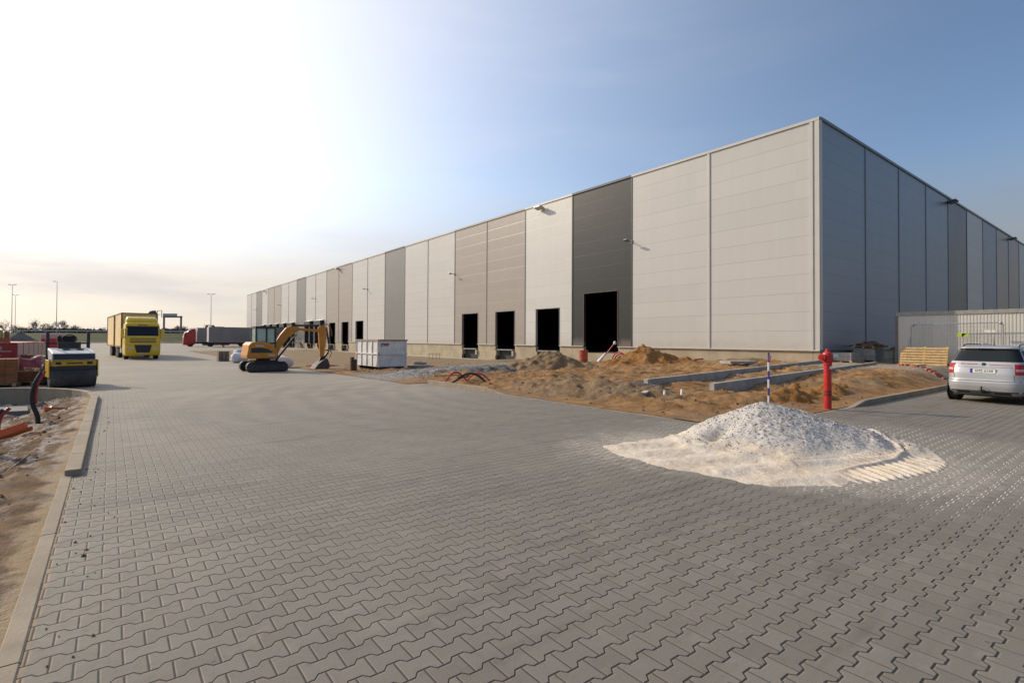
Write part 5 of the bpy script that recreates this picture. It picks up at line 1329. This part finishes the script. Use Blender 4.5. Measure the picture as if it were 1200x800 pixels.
wrapped(-3.84, 30.7, zl, 1.2, 1.5, 1.45, 'film wrapped stack fourth from the camera in the row')
wrapped(-3.84, 32.4, zl-.03, 1.2, 1.5, 1.45, 'film wrapped stack last but one towards the red site box')
wrapped(-3.84, 34.1, zl-.05, 1.2, 1.5, 1.45, 'film wrapped stack farthest back in the row, nearest the red site box')
crate = mat('orange brown blocks', (.30, .12, .05), .85, scale=3, var=.2, bump=.3, bscale=12)
def blockload(x, y, l, w, h, label, name='clay_block_pallet'):
    t = thing(name, label, 'block pallet', (x, y, zl), .08, 'pallets of orange brown clay blocks')
    mb = MB()
    for k in range(3): mb.box(.02+k*(l-.16)/2, .12+k*(l-.16)/2, 0, w, 0, .1)
    mb.box(0, l, 0, w, .101, .125); mb.build('pallet_base', wood, t)
    mb = MB(); n = max(1, int(l/.3)); nz = max(1, int(h/.25))
    for i in range(n):
        for k in range(nz): mb.box(i*l/n+.004, (i+1)*l/n-.004, 0, w, .13+k*h/nz+.003, .13+(k+1)*h/nz-.003)
    mb.build('clay_blocks', crate, t); return t
blockload(-3.7, 23.9, 1.25, 1.2, .80, 'taller pallet of orange brown clay blocks at the left picture edge')
blockload(-2.55, 24.5, .85, .8, .34, 'low pallet of orange brown blocks with pale offcuts on top')
t = thing('wood_offcuts', 'small heap of pale wood offcuts lying on the low block pallet', 'offcuts', (-2.3, 24.75, zl+.48))
mb = MB()
for i in range(14): mb.box(-.16, .16, -.018, .018, 0, .02, T=Matrix.Translation((rs.uniform(-.12, .3), rs.uniform(-.1, .3), rs.uniform(0, .1))) @ Matrix.Rotation(rs.uniform(0, 3), 4, 'Z') @ Matrix.Rotation(rs.uniform(-.4, .4), 4, 'Y'))
tag(mb.build('offcut', mat('pale pine', (.66, .50, .30), .7), t), kind='stuff')
t = thing('timber_pallet', 'weathered empty pallets stacked between the clay blocks and the roller', 'pallet', (-2.0, 25.6, zl), .1)
for k in range(2):
    mb = MB(); z = k*.14+.0
    for i in range(3): mb.box(-.5+i*.45, -.4+i*.45, -.5, .5, z, z+.09)
    for i in range(6): mb.box(-.5, .5, -.5+i*.18, -.4+i*.18, z+.091, z+.115)
    mb.build('pallet_deck', mat('weathered pale pallet', (.40, .34, .27), .8), t)
bag2 = mat('crumpled red film', (.42, .06, .06), .3, scale=2.2, var=.5, bump=.8, bscale=6, dirt=((.42, .30, .30), .55))
def bag3(label, x, y, rx, ry, h, m_, seed, name='film_bundle'):
    bag(label, x, y, rx, ry, h, m_, seed); o = [q for q in bpy.data.objects if q.get('label') == label][0]; o.name = name; o['category'] = 'film bundle'; del o['group']; o.data.name = name; return o
bag3('crumpled bundle of red and grey packing film slumped beside the wrapped stacks', -2.45, 26.6, .72, .55, .95, bag2, 11)
o = MB().box(-.45, .45, -.15, .15, 0, .14).build('clay_block_row', crate, loc=(-2.35, 26.7, .82), bevel=.02); o.rotation_euler = (.1, .1, .3); tag(o, 'orange brown slab tossed on top of the crumpled film bundle', 'block')
t = thing('small_keg', 'small yellow green canister standing on the nearest red wrapped stack', 'canister', (-3.12, 26.2, zl+1.465))
MB().box(-.16, .22, -.12, .12, 0, .16).build('carton', crate, t); MB().cyl((-.07, 0, .161), (-.07, 0, .44), .10, n=16).build('can', mat('olive yellow can', (.40, .38, .12), .5), t); MB().cyl((.13, .02, .161), (.13, .02, .40), .07, n=14).build('bottle', mat('brown can', (.22, .11, .06), .5), t)
t = thing('red_site_box', 'bright red box body with a pale pink roof standing behind the roller', 'site box', (-3.75, 48.6, G(0, 48)), .05)
t.scale = (.72, .8, .84)
MB().box(-.1, 1.55, 0, 2.6, .4, 2.05).build('box_body', mat('bright red panel', (.50, .03, .05), .45), t, bevel=.03)
MB().box(-.15, 1.6, -.05, 2.65, 2.051, 2.45).build('pale_roof', mat('faded pink roof', (.55, .33, .33), .6), t, bevel=.06)
MB().box(.1, 1.3, .2, 2.4, .15, .4).build('base_frame', dkmetal, t)
for x in (.1, 1.3): MB().lathe([(.2, -.08), (.2, .08)], c=(x, .5, .2), n=18, axis='y').build('wheel', black, t)

# ================================================================== FAR THINGS
def mast(r, fwd, h, label, arms=2):
    x, y = cw(r, fwd); t = thing('high_mast_light', label, 'light mast', (x, y, 2.5), -yaw, 'tall light masts along the motorway')
    MB().cyl((0, 0, 0), (0, 0, h), .15, .07, 10).build('pole', mat('hazed mast', (.55, .54, .53), .5), t)  # pole lightened, distance haze put into its colour
    mb = MB()
    for s in (-1, 1)[:arms]: mb.bar((0, 0, h), (s*1.1, 0, h+.15), .12, .12).box(s*1.1-.5, s*1.1+.5, -.2, .2, h+.05, h+.25)
    mb.build('lamp_arm', MATS['hazed mast'], t)
D = 212.
for px, top, l in ((13.5, 335, 'twin armed light mast at the far left, the taller of the close pair'), (17.5, 347, 'slimmer light mast just right of the first mast at the far left'), (66, 331, 'tallest lone light mast left of the yellow lorry'), (247, 345, 'light mast rising behind the docked grey trailers')):
    fw = D if px != 17.5 else D+60
    mast((px-600)/f_px*fw, fw, (396-top)/f_px*fw+EYE-2.5, l, 2 if px != 66 else 1)
# overhead sign gantry
r0, r1 = (192-600)/f_px*205, (212-600)/f_px*205
xg, yg = cw(r0, 205); t = thing('sign_gantry', 'dark overhead sign gantry on the motorway right of the yellow lorry', 'gantry', (xg, yg, 3.3), -yaw)
ww = r1-r0
MB().box(-.25, .25, -.25, .25, 0, 7.0).build('post', mat('hazed gantry', (.16, .16, .165), .5), t); MB().box(ww-.25, ww+.25, -.25, .25, 0, 7.0).build('post', mat('hazed gantry', (.16, .16, .165), .5), t)  # steel greyed to stand in for distance haze
MB().box(-.3, ww+.3, -.3, .3, 6.3, 6.9).build('beam', mat('hazed gantry', (.16, .16, .165), .5), t); MB().box(-.2, ww*.8, -.45, -.31, 6.9, 7.9).build('sign_panel', mat('sign back grey', (.42, .42, .42), .5), t)
# loader crane with folded grab behind the yellow lorry
xg, yg = cw((180-600)/f_px*66, 66); t = thing('loader_crane', 'dark folded grab of a loader crane showing above the yellow lorry', 'loader crane', (xg, yg, -.2), -yaw)
MB().bar((0, 0, 0), (0, 0, 4.3), .35, .35).build('column', dkmetal, t)
MB().prism([(-.9, 4.2), (-.75, 4.75), (-.35, 5.2), (.1, 5.3), (.2, 5.0), (.35, 4.2)], -.25, .25).build('grab', mat('dark green steel', (.05, .065, .055), .6), t, bevel=.04)
MB().bar((.3, 0, 4.2), (.45, 0, 5.25), .06, .06).bar((.45, 0, 5.25), (1.0, 0, 5.3), .05, .05).bar((1.0, 0, 5.3), (1.0, 0, 4.4), .05, .05).bar((.35, 0, 4.75), (1.0, 0, 4.8), .04, .04).build('hose_guard', dkmetal, t)
# second digger, only its top shows over the trailer
e2 = copy_tree(ex); e2.name = 'wheeled_digger'; e2['label'] = 'top of a dark digger cab and arm peeping over the uncoupled grey trailer'; x, y = cw((257-600)/f_px*134, 134); e2.location = (x, y, -.2); e2.scale = (1.75, 1.75, 2.05); e2.rotation_euler.z = R(-130)
for ch in e2.children_recursive:
    if ch.type == 'MESH' and ch.material_slots:
        ch.material_slots[0].link = 'OBJECT'; ch.material_slots[0].material = mat('dull brown machine', (.09, .06, .05), .6)
# cars on the motorway
def far_car(px, col, label):
    fw = 206; x, y = cw((px-600)/f_px*fw, fw); t = thing('passing_car', label, 'car', (x, y, 3.43), -yaw)
    s_ = Slices([(.25, .1, 4.4, .8), (.5, 0, 4.5, .88), (.85, .05, 4.4, .88), (.95, .4, 3.6, .86), (1.4, 1.1, 2.8, .68), (1.46, 1.3, 2.5, .5)], 6)
    mb = MB(); s_.body(mb, 2, 40); mb.build('body', mat(label[:12], col, .3, .3, coat=.5), t, smooth=True)
    mb = MB(); s_.patch(mb, 0, 0, 1.0, 1.36, .01, 10, 2, ang=(.9, 2.3)); s_.patch(mb, 0, 0, 1.0, 1.36, .01, 10, 2, ang=(-2.3, -.9)); mb.build('side_window', g, t)
    for xx in (.85, 3.6):
        for s in (-1, 1): wheel(t, xx, s*.78, .32, .2, steel)
far_car(38, (.10, .12, .15), 'dark car driving on the motorway behind the red stacks')
# bare trees
bark = mat('bare twig bark', (.23, .19, .165), .9, scale=2)
def bare_tree(px, fw, h, w, label, seed):
    rr = random.Random(seed); x, y = cw((px-600)/f_px*fw, fw); t = thing('bare_tree', label, 'tree', (x, y, 1.2), 0, 'bare trees beyond the motorway')
    MB().tube([(0, 0, 0), (.1, 0, h*.2), (0, .1, h*.45)], [.2, .15, .1], 7).build('trunk', bark, t)
    mb = MB()
    def br(p, d, l, r, k):
        q = p+d*l; mb.cyl(p, q, r, r*.6, 4, caps=False)
        if k == 0: return
        for i in range(4 if k > 1 else 5):
            dd = (d+Vector((rr.uniform(-1, 1)*w, rr.uniform(-1, 1)*w, rr.uniform(-.15, .6)))*.75).normalized(); br(p.lerp(q, rr.uniform(.45, 1)), dd, l*rr.uniform(.55, .85), r*.62, k-1)
    for i in range(6): br(Vector((0, 0, h*rr.uniform(.15, .4))), Vector((rr.uniform(-1, 1)*w, rr.uniform(-1, 1)*w, 1)).normalized(), h*.27, .075, 4)
    mb.build('crown', bark, t)
for px, fw, h, w, l, sd in ((8, 262, 8.5, .9, 'leftmost bare tree at the picture edge, beside the paired masts', 1), (24, 268, 6.5, 1, 'low bare tree just right of the paired masts', 2), (43, 255, 9.5, 1, 'broad bare tree midway between the paired masts and the lone mast', 3),
                            (60, 260, 8.0, .9, 'bare tree just left of the lone tall mast', 4), (71, 258, 8.8, .8, 'bare tree just right of the lone tall mast', 5), (86, 262, 7.5, 1, 'bare tree halfway between the lone mast and the lorry', 6), (119, 270, 6., 1., 'small bare tree just left of the yellow lorry', 7), (211, 262, 8.5, .9, 'bare tree right of the sign gantry', 8), (221, 270, 6, 1, 'small faint bare tree left of the red lorry cab', 9)):
    bare_tree(px, fw, h, w, l, sd)
# dark scrub line on the far side of the motorway
mb = MB(); rr = random.Random(3)
for i in range(9000):
    r = rr.uniform(-230, -30); fw = rr.uniform(236, 250); x, y = cw(r, fw); z = 1.6+abs(rr.gauss(0, 1))**.8*2.0*(1+.35*math.sin(r*.23)+.25*math.sin(r*.71)); z = min(z, 5.6)
    a = rr.uniform(0, PI); dx, dy = math.cos(a)*.45, math.sin(a)*.45
    mb.add([(x-dx, y-dy, z-.6), (x+dx, y+dy, z-.5), (x+rr.uniform(-.3, .3), y+rr.uniform(-.3, .3), z+rr.uniform(.3, .9))], [(0, 1, 2)])
for i in range(7000):
    r = rr.uniform(-230, -30); fw = rr.uniform(238, 248); x, y = cw(r, fw); z = rr.uniform(3.0, 5.2)+.35*math.sin(r*.3)
    a = rr.uniform(0, PI); dx, dy = math.cos(a)*.8, math.sin(a)*.8
    mb.add([(x-dx, y-dy, z-.5), (x+dx, y+dy, z-.4), (x+rr.uniform(-.4, .4), y+rr.uniform(-.4, .4), z+.6)], [(0, 1, 2)])
tag(mb.build('scrub', mat('bare scrub', (.085, .07, .06), .95, scale=.4, var=.4)), 'dark line of leafless scrub beyond the motorway', 'scrub', kind='stuff')
# overhead wire lines and a few far details
